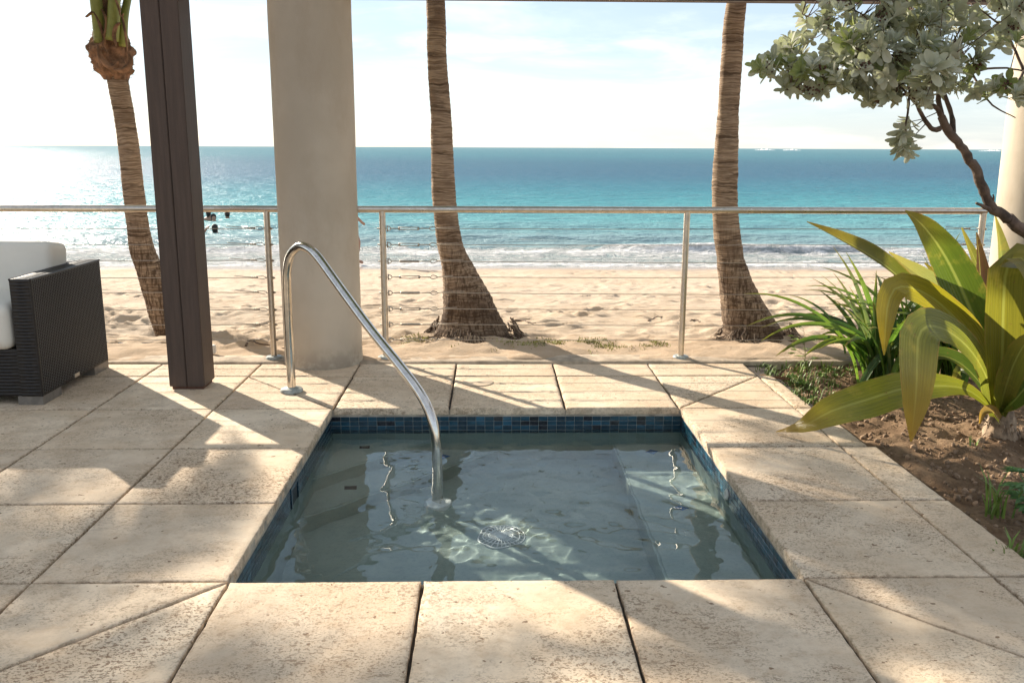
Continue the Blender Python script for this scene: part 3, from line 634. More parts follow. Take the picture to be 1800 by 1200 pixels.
for i,(px_,w_) in enumerate(((1345,34),(1392,30),(1746,46))):
    b=MB(); c=ground(px_,263.4,SEA); D=1500.0; cx=at(px_,263,D)[0]; n=60
    for j in range(n):
        x=cx+(j/n-.5)*w_/F*D; hh=abs(random.gauss(0,1.0))*math.sin(math.pi*(j+.5)/n)+.35; V=iv*np.array([w_/F*D/n*1.2,4,hh])+np.array([x,D+random.uniform(-4,4),SEA]); b.add(V,iF)
    o=b.build('breaking_surf',simple('far_foam',(.85,.85,.84),.9),None); tag(o,['low line of white surf on the horizon just right of the right palm trunk','low line of white surf on the horizon left of the silver tree','short line of white surf on the horizon beside the right column'][i],'surf','lines of surf on the horizon')
# ------------------------------------------------------------------ palms
def mat_trunk():
    t=NT('palm_trunk'); p=t.pos(); z=t.xyz(p)[2]
    wob=t.math('MULTIPLY',t.math('SUBTRACT',t.noise(p,2.5,3,.6),.5),.10); zz=t.math('ADD',z,wob)
    pz=t.n('CombineXYZ',{0:t.math('MULTIPLY',t.xyz(p)[0],2.5),1:t.math('MULTIPLY',t.xyz(p)[1],2.5),2:t.math('MULTIPLY',zz,30.0)}).outputs[0]
    ring=t.noise(pz,1,4,.7); fine=t.noise(t.vmul(pz,(2,2,4)),1,3,.7); fib=t.noise(t.vmul(p,(45,45,7)),1.3,4,.7); blot=t.noise(t.vmul(p,(1,1,2.6)),4,5,.65)
    c=t.mix(t.rng(fine,.36,.66),(.19,.13,.085),(.42,.315,.22)); c=t.mix(t.rng(ring,.54,.62,0,.8),c,(.075,.047,.03))
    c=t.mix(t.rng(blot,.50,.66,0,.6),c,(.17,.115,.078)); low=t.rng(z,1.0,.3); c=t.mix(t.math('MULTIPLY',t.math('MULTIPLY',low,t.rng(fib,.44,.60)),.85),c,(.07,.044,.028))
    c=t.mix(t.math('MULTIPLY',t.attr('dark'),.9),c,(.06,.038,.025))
    h=t.math('ADD',t.math('ADD',t.math('MULTIPLY',ring,-.9),t.math('MULTIPLY',fine,.4)),t.math('MULTIPLY',t.math('MULTIPLY',fib,low),.8))
    return t.done(t.bsdf(c,.92,0,t.bump(h,.7,.02),Specular_IOR_Level=.15))
M['trunk']=mat_trunk(); M['root']=simple('palm_root_fibre',(.115,.08,.055),.95,nscale=40,var=.5); M['rootpale']=simple('palm_root_pale',(.34,.26,.19),.95,nscale=40,var=.3)
def mat_frond():
    t=NT('palm_leaf'); p=t.pos(); c=t.mix(t.rng(t.noise(p,2,3),.35,.65),(.055,.105,.022),(.12,.165,.04))
    a=t.bsdf(c,.45); tr=t.n('BsdfTranslucent',{'Color':(.22,.30,.05,1)}).outputs[0]
    return t.done(t.n('MixShader',{0:.35,1:a,2:tr}).outputs[0])
M['frond']=mat_frond(); M['petiole']=simple('green_petiole',(.23,.25,.055),.5,nscale=6,var=.25); M['fibre']=simple('brown_leaf_sheath',(.23,.13,.075),.95,nscale=14,var=.55,bscale=90,bstr=.8,bdist=.006)
def frond_mesh(seed,L=2.7,droop=1.0,nl=58):
    r=random.Random(seed); b=MB(); P=[]; n=26; el=0.0; q=np.array([0.,0.,0.]); 
    for i in range(n):
        P.append(q.copy()); s_=i/(n-1); el=-droop*s_**1.5*1.55; q=q+np.array([math.cos(el),.0,math.sin(el)])*L/(n-1)
    P=np.array(P); b.tube(P,np.linspace(.020,.004,n),6,0)
    for k in range(nl):
        s_=.16+.84*k/nl; f=s_*(n-1); i=min(int(f),n-2); o=P[i]+(P[i+1]-P[i])*(f-i); T=(P[i+1]-P[i]); T/=np.linalg.norm(T)
        ln=(.62*math.sin(math.pi*min(1,.12+s_*.9))**.6+.08)*r.uniform(.85,1.1); w=.021
        for sd in (-1,1):
            d=np.array([0,sd,0])*.80+T*(.35+.5*s_)+np.array([0,0,r.uniform(-.05,.22)]); d/=np.linalg.norm(d)
            pts=[o,o+d*ln*.4+np.array([0,0,-.03]),o+d*ln*.75+np.array([0,0,-.16*ln*1.3]),o+d*ln+np.array([0,0,-.42*ln*r.uniform(.6,1.2)])]
            wd=T*w; V=[]
            for pp,ww in zip(pts,(.45,1,.75,.06)): V+= [pp-wd*ww,pp+np.array([0,0,.006]),pp+wd*ww]
            b.add(V,[(3*j+c,3*j+c+1,3*j+c+4,3*j+c+3) for j in range(3) for c in range(2)],1)
    return b.mesh('frond',[M['petiole'],M['frond']],False)
FM=[frond_mesh(s_,2.7+.12*s_,.78+.1*s_) for s_ in range(4)]
def palm(base,Y,tab,top,label,crown,seed,roots=True,dark=.30):
    r=random.Random(seed); S=palm_sec(Y,tab); S=S+top
    S=sorted(S,key=lambda q:q[2]); z0=S[0][2]
    e=empty('coconut_palm',(S[0][0],Y,z0),label,'palm tree','palms on the beach')
    A=np.array([(a[0],a[1],a[2],a[3]) for a in S]); Q=spline(A,int(min(420,(S[-1][2]-z0)/.011))); seg=36; V=[];D=[]
    Q[:,3]=np.interp(Q[:,2],A[:,2],A[:,3]); Q[:,0]=np.where(True,Q[:,0],0)
    ph=r.random()*9
    for i,q in enumerate(Q):
        zz=q[2]-z0; flare=max(0,1-zz/.35)
        for k in range(seg):
            a=2*math.pi*k/seg; zr=q[2]+.018*math.sin(a+ph)+.02*float(vnoise(np.array(a*1.3+ph),np.array(q[2]*3),6)); saw=(zr/.042)%1
            n_=float(vnoise(np.array(k*.55+ph),np.array(q[2]*14),8)); rr=q[3]*(1+.048*(saw-.5)+.030*n_+flare*.05*float(vnoise(np.array(k*.7),np.array(zz*9),12)))
            V.append((q[0]+rr*math.cos(a),q[1]+rr*math.sin(a)*.95,q[2]))
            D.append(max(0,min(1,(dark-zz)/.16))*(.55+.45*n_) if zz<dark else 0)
    b=MB(); n=len(Q); b.add(V,[(i*seg+k,i*seg+(k+1)%seg,(i+1)*seg+(k+1)%seg,(i+1)*seg+k) for i in range(n-1) for k in range(seg)],0,dark=D)
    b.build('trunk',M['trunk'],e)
    if roots:
        b=MB(); c0=np.array([S[0][0],Y,0]); R0=S[0][3]
        for k in range(620):
            a=r.uniform(0,2*math.pi); zt=r.uniform(.01,.17)*(.6+.4*math.sin(a*3+seed)); rr=R0*(1.02-.5*zt); p0=c0+np.array([rr*math.cos(a),rr*.95*math.sin(a),z0+zt])
            l=r.uniform(.0,.06)+(.07*r.random() if r.random()<.15 else 0); gx,gy=c0[0]+(R0*1.0+l)*math.cos(a),Y+(R0+l)*math.sin(a)*.95
            p1=np.array([gx,gy,sand_z(gx,gy)-.004]); md=(p0+p1)/2+np.array([r.gauss(0,.01),r.gauss(0,.01),r.uniform(-.01,.02)]); b.tube([p0,md,p1],[.0045,.004,.0025],4,0 if r.random()<(.86 if seed==1 else .6) else 1,cap=False)
        b.build('roots',[M['root'],M['rootpale']],e)
    tp=np.array([Q[-1][0],Q[-1][1],Q[-1][2]])
    for k,(az,el,L,mi,hz) in enumerate(crown):
        o=bpy.data.objects.new('frond',FM[mi]); COL.objects.link(o); o.parent=e; o.matrix_parent_inverse=Matrix.Translation(e.location).inverted()
        o.location=tp+np.array([0,0,hz]); o.scale=(L,L,L); o.rotation_euler=(0,R(-el),R(az))
    return e,tp
T1=[(0,749,782),(100,751,785),(200,757,793),(260,758,796),(340,759,801),(372,762,804),(400,765,808),(430,769,814),(453,774,825),(477,778,838),(500,779,851),(523,779,864),(547,778,876),(568,775,886),(585,764,896),(600,750,908)]
T2=[(7,1277,1312),(100,1268,1305),(200,1262,1298),(300,1253,1297),(340,1252,1296),(400,1254,1299.5),(450,1260,1307),(500,1265,1325),(540,1269,1347),(570,1271,1367),(588,1271,1379),(606,1264,1390)]
T0=[(137,188,224),(200,200,235),(260,209,244),(330,216,252),(400,224,262),(440,229,272),(470,239,286),(500,248,298),(550,262,318),(590,276,335),(612,280,345)]
full=lambda n,sd,lo=-18,hi=62:[((360/n)*k*1.0+random.Random(sd*50+k).uniform(-14,14),random.Random(sd*70+k).uniform(lo,hi),random.Random(sd*90+k).uniform(.85,1.12),k%4,random.Random(sd*30+k).uniform(-.1,.1)) for k in range(n)]
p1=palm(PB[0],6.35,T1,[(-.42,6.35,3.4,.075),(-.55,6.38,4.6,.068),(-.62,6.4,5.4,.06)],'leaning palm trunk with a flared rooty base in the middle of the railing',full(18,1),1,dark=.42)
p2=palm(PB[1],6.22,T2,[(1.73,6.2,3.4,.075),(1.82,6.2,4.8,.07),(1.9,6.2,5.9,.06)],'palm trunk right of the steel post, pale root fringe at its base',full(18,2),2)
C0=[(182,40,.42,0,.75),(205,30,.45,0,.75),(150,35,.45,1,.75),(130,50,.5,0,.8),(225,45,.5,1,.8),(170,66,.6,0,.85),(245,48,.7,1,.8),(262,36,.75,0,.8),(280,52,.8,1,.8),(300,44,.7,0,.8),(318,56,.65,1,.85),(335,60,.6,0,.85),(352,62,.6,0,.9),(10,64,.6,1,.9),(28,62,.6,0,.9),(45,58,.65,1,.85),(290,30,.6,0,.8),(275,72,.9,2,.9),(0,76,.7,0,.9),(60,70,.8,0,.9),
 (76,36,.62,0,.78),(90,30,.68,0,.78),(104,36,.62,0,.78),(92,50,.85,1,.8),(80,58,.95,0,.8),(108,58,.85,0,.85),(84,42,.7,0,.8),(98,44,.75,0,.8)]
p0,tp0=palm(PB[2],7.4,T0,[],'young curved palm with shaggy brown crown base beside the brown post',C0,3)
palm((-6.5,7.6),7.6,[],[(-6.3,7.6,-.35,.24),(-6.3,7.6,-.1,.15),(-6.4,7.6,.6,.11),(-6.5,7.62,1.8,.10),(-6.55,7.65,2.75,.10)],'low bushy palm on the sand beyond the left edge of the view',[(a,e_*.9,L_*.62,m_,h_) for a,e_,L_,m_,h_ in full(17,7,-5,55)],9,roots=False)
# shaggy leaf bases of the young palm
def at6(x,y,dy=0): return at(x,y,7.4+dy)
b=MB(); sp_=[(141,206,18),(134,204,21),(124,200,27),(112,198,30),(98,195,32.5),(86,194,33),(76,195,30),(66,194,27),(50,193,23),(30,192,20),(0,190,17),(-40,189,14),(-70,188,10)]
rows=[]; seg=40
for y,cx,hw in sp_:
    c=at6(cx,y); rows.append((c[0],7.4,c[2],hw*7.4/F))
Q=spline(np.array(rows),70); V=[]
for i,q in enumerate(Q):
    for k in range(seg):
        a=2*math.pi*k/seg; rr=q[3]*(1+.20*float(vnoise(np.array(k*.5),np.array(i*.16),13))+.16*float(vnoise(np.array(k*1.3),np.array(i*.5),14)))
        V.append((q[0]+rr*math.cos(a),q[1]+rr*math.sin(a),q[2]))
b.add(V,[(i*seg+k,i*seg+(k+1)%seg,(i+1)*seg+(k+1)%seg,(i+1)*seg+k) for i in range(len(Q)-1) for k in range(seg)])
r=random.Random(8)
for k in range(150):     # torn fibres and flaps
    i=r.randrange(2,48); a=r.uniform(0,6.28); q=Q[i]; p=np.array([q[0]+q[3]*math.cos(a),q[1]+q[3]*math.sin(a),q[2]]); d=np.array([math.cos(a),math.sin(a),r.uniform(-.5,1.2)])*r.uniform(.01,.045)
    b.tube([p-d*.3,p+d*.5,p+d+np.array([0,0,-.006])],[.0022,.0016,.0006],4,cap=False)
b.build('leaf_sheath',M['fibre'],p0)
for k,(P,rad) in enumerate((([(178,76,-.11),(174,45,-.12),(169,5,-.13),(160,-60,-.15)],.042),([(197,72,-.15),(200,30,-.15),(201,0,-.15),(203,-60,-.14)],.042),([(217,82,-.08),(217,55,-.09),(219,28,-.06),(224,0,.0),(236,-60,.05)],.028),([(193,50,.10),(190,10,.12),(186,-60,.13)],.045))):
    pts=[at6(x,y,dy) for x,y,dy in P]; b=MB(); b.tube(spline(pts,16),np.linspace(rad,rad*.75,16)*1.21,12); b.build('petiole',M['petiole'],p0)
for k,(P,w) in enumerate((([(183,76),(176,50),(164,22),(150,30)],.03),([(190,95),(181,78),(186,40),(178,16)],.035),([(204,82),(198,62),(203,45),(212,40)],.04),([(224,92),(219,60),(214,28),(217,24)],.022),([(172,80),(178,105),(196,118),(208,108)],.05),([(226,90),(228,112),(214,124),(200,122)],.05),([(212,30),(206,10),(202,0),(196,-20)],.02))):
    pts=spline(np.array([at6(x,y,-.17-.012*k) for x,y in P]),12); b=MB(); V=[]
    for i,q in enumerate(pts):
        t_=np.gradient(pts,axis=0)[i]; t_/=np.linalg.norm(t_); s_=np.cross(t_,[0,1,0]); s_/=np.linalg.norm(s_)+1e-9; ww=w*.5*math.sin(math.pi*(i+.6)/12.5)**.6
        V+=[q-s_*ww+np.array([0,.03*ww/w,0]),q+np.array([0,-.012,0]),q+s_*ww*.9+np.array([0,.02,0])]
    b.add(V,[(3*j+c,3*j+c+1,3*j+c+4,3*j+c+3) for j in range(11) for c in range(2)]); b.build('torn_sheath',M['fibre'],p0)
# ------------------------------------------------------------------ leaves
def mat_leaf(name,trans=.3,rough=.42,stripe=1.0):
    t=NT(name); oi=t.n('ObjectInfo'); c0=oi.outputs['Color']; p=t.pos(); u=t.attr('u'); v=t.attr('v')
    ve=t.noise(t.n('CombineXYZ',{0:t.math('MULTIPLY',u,13.0),1:t.math('MULTIPLY',v,.7),2:t.math('MULTIPLY',oi.outputs['Random'],30.0)}).outputs[0],1.6,3,.6)
    c=t.mix(t.math('MULTIPLY',t.rng(ve,.38,.62),.60*stripe),c0,t.mix(.5,c0,(.02,.035,.008)))
    mid=t.rng(t.math('ABSOLUTE',u),.10,.02); c=t.mix(t.math('MULTIPLY',mid,.35),c,(.34,.36,.12))
    bl=t.noise(p,7,4,.65); c=t.mix(t.rng(bl,.56,.74,0,.5),c,(.28,.23,.05)); spot=t.noise(p,45,3,.7); c=t.mix(t.rng(spot,.66,.71,0,.8),c,(.12,.065,.028)); edg=t.math('MULTIPLY',t.rng(t.math('ABSOLUTE',u),.90,1.0),t.rng(t.noise(p,22,3,.6),.42,.6)); c=t.mix(t.math('MULTIPLY',edg,.7),c,(.24,.14,.05))
    tip=t.attr('tip'); c=t.mix(tip,c,(.33,.19,.03))
    a=t.bsdf(c,rough,0,t.bump(t.math('ADD',t.math('MULTIPLY',ve,.8),t.math('MULTIPLY',t.math('SINE',t.math('MULTIPLY',u,44.0)),.22)),.5,.004)); tr=t.n('BsdfTranslucent',{'Color':t.n('VectorMath',{0:c,1:(3.0,3.0,2.0)},operation='MULTIPLY').outputs[0]}).outputs[0]
    return t.done(t.n('MixShader',{0:trans,1:a,2:tr}).outputs[0])
M['crinum']=mat_leaf('broad_leaf',.30,.30); M['strap']=mat_leaf('strap_leaf',.25,.35,.6)
def strip_leaf(b,P,W,face,fold=.16,n=26,na=7,tip=.35,wav=.012,rot=0.0):
    P=spline(P,n); tt=np.linspace(0,1,n); W=np.interp(tt,np.linspace(0,1,len(W)),W) if hasattr(W,'__len__') else W*np.ones(n)
    Wm=W; T=np.gradient(P,axis=0); T/=np.linalg.norm(T,axis=1)[:,None]; V=[];U=[];VV=[];TP=[]
    face=np.array(face,float); faces=np.array([face]*n) if face.ndim==1 else np.stack([np.interp(tt,np.linspace(0,1,len(face)),face[:,k]) for k in range(3)],1)
    for i in range(n):
        N=faces[i]-T[i]*(faces[i]@T[i]); N/=np.linalg.norm(N)+1e-9; S=np.cross(T[i],N)
        for k in range(na):
            u=k/(na-1)*2-1; w=Wm[i]*.5
            V.append(P[i]+S*u*w*math.sqrt(max(0,1-fold*fold))+N*(abs(u)**1.3*w*fold*2+wav*w*math.sin(tt[i]*17+u*2)*abs(u))); U.append(u); VV.append(tt[i]*3); TP.append(max(0,(tt[i]-.66)/.34)**1.3*tip)
    b.add(V,[(i*na+k,i*na+k+1,(i+1)*na+k+1,(i+1)*na+k) for i in range(n-1) for k in range(na-1)],0,u=U,v=VV,tip=TP)
def leaf_obj(name,parent,P,W,face,col,mat,**k):
    b=MB(); strip_leaf(b,P,W,face,**k); o=b.build(name,mat,parent); o.color=(*col,1); return o
# big crinum-like plant
cb_=ground(1757,765,-.01); crn=empty('broad_leaved_lily',tuple(cb_),'large lily plant with broad olive green leaves growing from bare soil','plant')
def PX(l): return [at(x,y,Y) for x,y,Y in l]
def wpx(l,Y=4.0): return [w*Y/F for w in l]
OL=(.075,.082,.014); GR=(.062,.092,.014); YE=(.21,.18,.016); RD=(.045,.020,.016); PA=(.20,.22,.08)
B=(1756,728,4.0)
FCAM=(-.1,-1,.35)
L=[ # points, widths px, facing, colour, options
 ([B,(1735,655,4.05),(1690,590,4.05),(1646,545,4.02),(1602,507,4.0),(1560,470,3.98),(1521,444,3.97),(1470,416,3.95),(1418,390,3.93)],[26,34,40,44,40,30,34,36,22,2],(-.1,-.75,.7),OL,dict(fold=.34)),
 ([B,(1742,650,4.06),(1722,585,4.1),(1700,530,4.12),(1672,470,4.12),(1645,425,4.1),(1618,392,4.06),(1591,370,4.0)],[24,46,70,80,74,60,38,2],(-.35,-1,.3),GR,dict(fold=.12)),
 ([B,(1740,660,4.16),(1712,590,4.22),(1680,537,4.26),(1638,500,4.28),(1597,470,4.28),(1562,443,4.27)],[24,40,52,54,46,34,3],(.1,-.85,.6),PA,dict(fold=.2)),
 ([B,(1735,660,4.0),(1705,592,3.98),(1655,536,3.94),(1610,508,3.90),(1575,506,3.86),(1561,535,3.82),(1556,580,3.80),(1554,624,3.79)],[24,40,52,54,46,44,48,30,2],[(-.3,-.6,.9),(-.3,-.6,.9),(-.5,-.9,.4),(-.6,-.8,.1),(-.35,-1,-.1)],YE,dict(fold=.12,tip=.4)),
 ([(1752,730,3.98),(1738,672,3.92),(1708,618,3.84),(1668,583,3.76),(1632,573,3.68),(1615,590,3.62),(1612,630,3.58),(1611,675,3.56),(1607,725,3.55),(1601,776,3.54)],[24,34,46,56,62,64,66,60,42,3],[(-.6,-.6,.8),(-.5,-.6,.8),(-.3,-.8,.6),(-.1,-1,.1),(-.05,-1,0)],(.125,.135,.025),dict(fold=.10,tip=.9,wav=.02)),
 ([(1756,742,3.97),(1732,708,3.93),(1695,683,3.90),(1646,678,3.86),(1588,683,3.84),(1525,702,3.84),(1462,722,3.86),(1412,748,3.92),(1364,759,4.03)],[18,22,30,46,62,66,56,28,4],[(-.1,-.5,.9),(-.1,-.8,.7),(-.05,-1,.35),(-.05,-1,.4),(0,-.6,1)],(.155,.165,.018),dict(fold=.10,tip=.8)),
 ([B,(1745,640,4.2),(1733,570,4.26),(1724,494,4.3),(1721,450,4.3),(1716,408,4.28)],[18,24,32,36,30,3],(.2,-1,.1),RD,dict(fold=.25,tip=.05)),
 ([B,(1758,600,4.3),(1763,500,4.45),(1758,430,4.5),(1749,380,4.5)],[18,34,46,42,3],(.2,-1,.2),(.12,.16,.05),dict(fold=.3)),
 ([B,(1760,660,3.9),(1762,600,3.84),(1764,530,3.8),(1768,480,3.78),(1782,452,3.74),(1806,462,3.68),(1822,500,3.62),(1830,560,3.58)],[26,44,60,72,74,74,72,60,8],[(-.1,-1,.25),(-.1,-1,.25),(-.1,-1,.4),(0,-.7,.9),(.5,-.8,.4)],(.15,.14,.02),dict(fold=.12)),
 ([B,(1775,668,3.95),(1795,600,3.92),(1818,530,3.9),(1850,470,3.88)],[24,44,58,50,4],(-.6,-1,.3),OL,dict(fold=.18)),
 ([B,(1782,705,3.9),(1812,672,3.85),(1850,650,3.78),(1900,660,3.7)],[20,36,48,40,4],(-.3,-.7,.8),GR,dict(fold=.2)),
 ([B,(1748,670,4.12),(1738,628,4.16),(1722,600,4.2),(1700,590,4.22)],[16,24,28,24,4],(-.2,-.8,.6),(.2,.2,.03),dict(fold=.2)),
 ([B,(1790,640,4.1),(1830,560,4.2),(1880,500,4.25),(1930,470,4.3)],[24,44,56,50,4],(-.4,-1,.4),GR,dict(fold=.2)),
 ([B,(1740,690,4.18),(1715,660,4.3),(1690,650,4.4),(1672,680,4.45)],[16,26,34,30,4],(-.2,-.8,.7),(.04,.07,.015),dict(fold=.2)),
 ([B,(1762,640,4.05),(1772,560,4.1),(1790,480,4.12),(1815,430,4.1)],[24,44,58,44,4],(0,-1,.3),(.09,.10,.018),dict(fold=.2)),
 ([B,(1750,640,4.22),(1740,560,4.32),(1722,480,4.38),(1700,425,4.4),(1690,400,4.4)],[18,34,46,40,24,3],(.1,-1,.2),(.10,.13,.03),dict(fold=.25)),
 ([B,(1768,650,4.2),(1782,570,4.3),(1790,500,4.36),(1792,440,4.38)],[18,36,50,40,4],(0,-1,.2),(.08,.10,.02),dict(fold=.2)),
 ([B,(1728,680,4.06),(1690,640,4.08),(1650,625,4.08),(1615,640,4.06),(1590,675,4.04)],[18,28,36,34,26,3],(-.2,-.6,.8),(.05,.08,.016),dict(fold=.25)),
 ([B,(1765,690,3.86),(1782,640,3.76),(1806,600,3.68),(1840,585,3.6)],[20,34,44,40,4],(-.3,-.8,.6),(.13,.13,.02),dict(fold=.2)),
 ([B,(1736,650,4.2),(1700,560,4.32),(1660,500,4.38),(1625,462,4.4)],[18,32,40,32,3],(-.1,-.9,.4),(.06,.085,.015),dict(fold=.25)),
 ([(1757,738,3.93),(1742,722,3.86),(1728,726,3.82),(1722,744,3.80)],[14,20,18,3],(-.3,-.8,.6),(.20,.13,.05),dict(fold=.3,tip=1.0)),
]
for pts,w,fc,col,kw in L: leaf_obj('leaf',crn,PX(pts),wpx(w),fc,col,M['crinum'],**kw)
b=MB(); c=cb_; rows=[(.072,-.03),(.075,.01),(.066,.04),(.058,.075),(.05,.11),(.04,.15)]; V=[];seg=28
for r_,z_ in rows:
    for k in range(seg):
        a=2*math.pi*k/seg; rr=r_*(1+.12*math.sin(k*2.6+z_*40)); V.append((c[0]+rr*math.cos(a),c[1]+rr*math.sin(a),c[2]+z_))
b.add(V,[(i*seg+k,i*seg+(k+1)%seg,(i+1)*seg+(k+1)%seg,(i+1)*seg+k) for i in range(5) for k in range(seg)])
for k in range(46):
    a=random.uniform(0,6.28); p=np.array([c[0]+.07*math.cos(a),c[1]+.07*math.sin(a),c[2]+random.uniform(.0,.075)]); d=np.array([math.cos(a)*.02,math.sin(a)*.02,random.uniform(-.05,.03)]); b.tube([p,p+d*.6+np.array([0,0,.005]),p+d],[.004,.003,.001],4,cap=False)
b.build('bulb_stem',simple('papery_bulb',(.30,.215,.14),.9,nscale=22,var=.5,bscale=120),crn)
# spider lilies: arching strap leaves
def strap_clump(px,py,n,H0,label,seed,spread=1.0,lit=.5,Y=None):
    r=random.Random(seed); c=ground(px,py,-.03); e=empty('spider_lily',tuple(c),label,'plant','strap leaved lilies')
    for k in range(n):
        az=r.uniform(0,2*math.pi) if k%3 else r.uniform(math.pi*.75,math.pi*1.45); Ln=H0*r.uniform(.65,1.25); lean=r.uniform(.12,.95)*spread; P=[]; q=np.array(c)+np.array([r.gauss(0,.05),r.gauss(0,.05),0]); el=math.pi/2-lean*.45
        for i in range(9):
            P.append(q.copy()); q=q+np.array([math.cos(az)*math.cos(el),math.sin(az)*math.cos(el),math.sin(el)])*Ln/8; el-=lean*.24+r.uniform(0,.08)
        P=np.array(P); P[:,2]=np.maximum(P[:,2],-.03); w=r.uniform(.034,.056); face=np.array([-math.cos(az)*.6,-math.sin(az)*.6-.75,1.0])
        col=r.choice([(.06,.13,.025),(.09,.18,.03),(.045,.095,.025),(.13,.22,.035),(.10,.14,.06)])
        leaf_obj('leaf',e,P,[w*.8,w,w,w*.95,w*.8,w*.45,.002],face,col,M['strap'],fold=.2,n=16,na=5)
    return e
strap_clump(1545,672,42,.78,'spider lily with narrow arching leaves nearest the terrace corner',11,1.0)
strap_clump(1600,655,36,.80,'spider lily with narrow leaves just behind the drooping broad leaf',12,.85)
strap_clump(1672,668,30,.72,'spider lily half hidden behind the broad leaved plant',13,.9)
strap_clump(1520,640,20,.55,'small spider lily close to the kerb behind the others',14,1.05)
# seedling with small compound leaves
def leaflet(b,o,d,l,w,col=0):
    d=np.array(d,float); d/=np.linalg.norm(d); s=np.cross(d,[0,0,1]); s/=np.linalg.norm(s)+1e-9; u=np.cross(s,d)
    pts=[(0,0,0),(.3,.5,.06),(.6,.45,.08),(1,0,0),(.6,-.45,.08),(.3,-.5,.06),(.45,0,0)]
    b.add([np.array(o)+d*l*a+s*w*c+u*l*e for a,c,e in pts],[(0,6,1),(1,6,2),(2,6,3),(3,6,4),(4,6,5),(5,6,0)],col)
M['seed']=simple('seedling_leaf',(.20,.27,.035),.5,nscale=20,var=.3); M['stem']=simple('green_stem',(.16,.17,.05),.6)
c=ground(1411,652,-.03); e=empty('seedling',tuple(c),'spindly yellow green seedling in front of the right palm base','plant'); b=MB(); lf=MB(); P=[c+np.array([.01*math.sin(k),0,.05*k]) for k in range(6)]; b.tube(P,np.linspace(.003,.0015,6),5)
r=random.Random(4)
for k in range(13):
    o=P[1+k%5]+np.array([0,0,.01*(k//5)]); a=r.uniform(0,6.28); d=np.array([math.cos(a),.5*math.sin(a),r.uniform(.0,.5)]); q=o+d*.06; b.tube([o,q],.0012,4)
    for j in (-.7,0,.7): dd=np.array([math.cos(a+j),.5*math.sin(a+j),d[2]*.4-.1]); leaflet(lf,q,dd,r.uniform(.035,.055),.018)
b.build('stem',M['stem'],e); lf.build('foliage',M['seed'],e,False)
# grass and weeds
M['grass']=simple('grass_blade',(.14,.21,.035),.5,nscale=9,var=.5); M['moss']=simple('sparse_grass',(.27,.27,.06),.7,nscale=12,var=.4)
def blades(b,x,y,z,n,h,sp,r,w=.0035,lean=.9):
    for k in range(n):
        a=r.uniform(0,6.28); o=np.array([x+r.gauss(0,sp),y+r.gauss(0,sp),z-.004]); hh=h*r.uniform(.5,1.25); d=np.array([math.cos(a),math.sin(a),0])*hh*r.uniform(.15,lean); s=np.array([-math.sin(a),math.cos(a),0])*w
        b.add([o-s,o+s,o+d*.35+np.array([0,0,hh*.6])-s*.8,o+d*.35+np.array([0,0,hh*.6])+s*.8,o+d+np.array([0,0,hh*.85])],[(0,1,3,2),(2,3,4)])
r=random.Random(21); b=MB()
for k in range(170):
    x=r.uniform(1.66,2.3); y=r.uniform(4.55,5.42)
    if x>1.70+.55*(y-4.4): continue
    blades(b,x,y,float(soil_z(np.array(x),np.array(y))),r.randint(4,9),r.uniform(.025,.085),.022,r)
    if r.random()<.35:
        for j in range(5): a=r.uniform(0,6.28); leaflet(b,(x,y,float(soil_z(np.array(x),np.array(y)))+.01),(math.cos(a),math.sin(a),.5),.04,.02)
tag(b.build('weeds',M['grass'],None,False),'low green weeds and grass at the far corner of the soil bed','weeds',kind='stuff')
b=MB(); r=random.Random(22)
for (x0,x1,yc,n) in ((-.62,-.36,6.15,60),(.10,.85,6.08,150),(.85,1.2,5.98,30),(-.25,.15,6.05,40)):
    for k in range(n*2):
        x=r.uniform(x0,x1); y=yc+r.gauss(0,.10)-.09*(x-x0)*(x0>0)
        if vnoise(np.array(x*5.),np.array(y*7.),4)<-.05: continue
        blades(b,x,y,sand_z(x,y),6,.02,.022,r,.003)
tag(b.build('beach_grass',M['moss'],None,False),'thin yellow green grass around the base of the middle palm','grass',kind='stuff')
for i,(px_,py_,n,h,lab) in enumerate(((1752,905,26,.17,'upright grass tuft in the soil near the right edge'),(1712,790,8,.06,'tiny grass sprout on bare soil in front of the broad leaf plant'),(1775,985,22,.10,'low grass tuft beside the slab edge at lower right'),(1590,735,9,.05,'pale dry grass wisp under the low broad leaf'))):
    r=random.Random(30+i); c=ground(px_,py_,-.04); e=empty('grass_tuft',tuple(c),lab,'grass','grass tufts in the bed'); b=MB(); blades(b,c[0],c[1],c[2],n,h,.022,r,.0045,.8); b.build('blades',M['grass'],e,False)
c=ground(1815,905,-.04); e=empty('leafy_weed',tuple(c),'leafy green weed cut off by the right edge of the view','weed'); b=MB(); r=random.Random(5)
for k in range(16):
    a=r.uniform(0,6.28); l=r.uniform(.08,.2); o=c+np.array([math.cos(a)*l*.5,math.sin(a)*l*.5,r.uniform(.05,.17)]); b.tube([c,(c+o)/2+np.array([0,0,.03]),o],.002,4)
    for j in (-1.2,-.6,0,.6,1.2): leaflet(b,o,(math.cos(a+j),math.sin(a+j),-.1),.075*(1.1-.3*abs(j)),.032)
b.build('foliage',simple('weed_leaf',(.065,.14,.03),.5,nscale=15,var=.3),e,False)
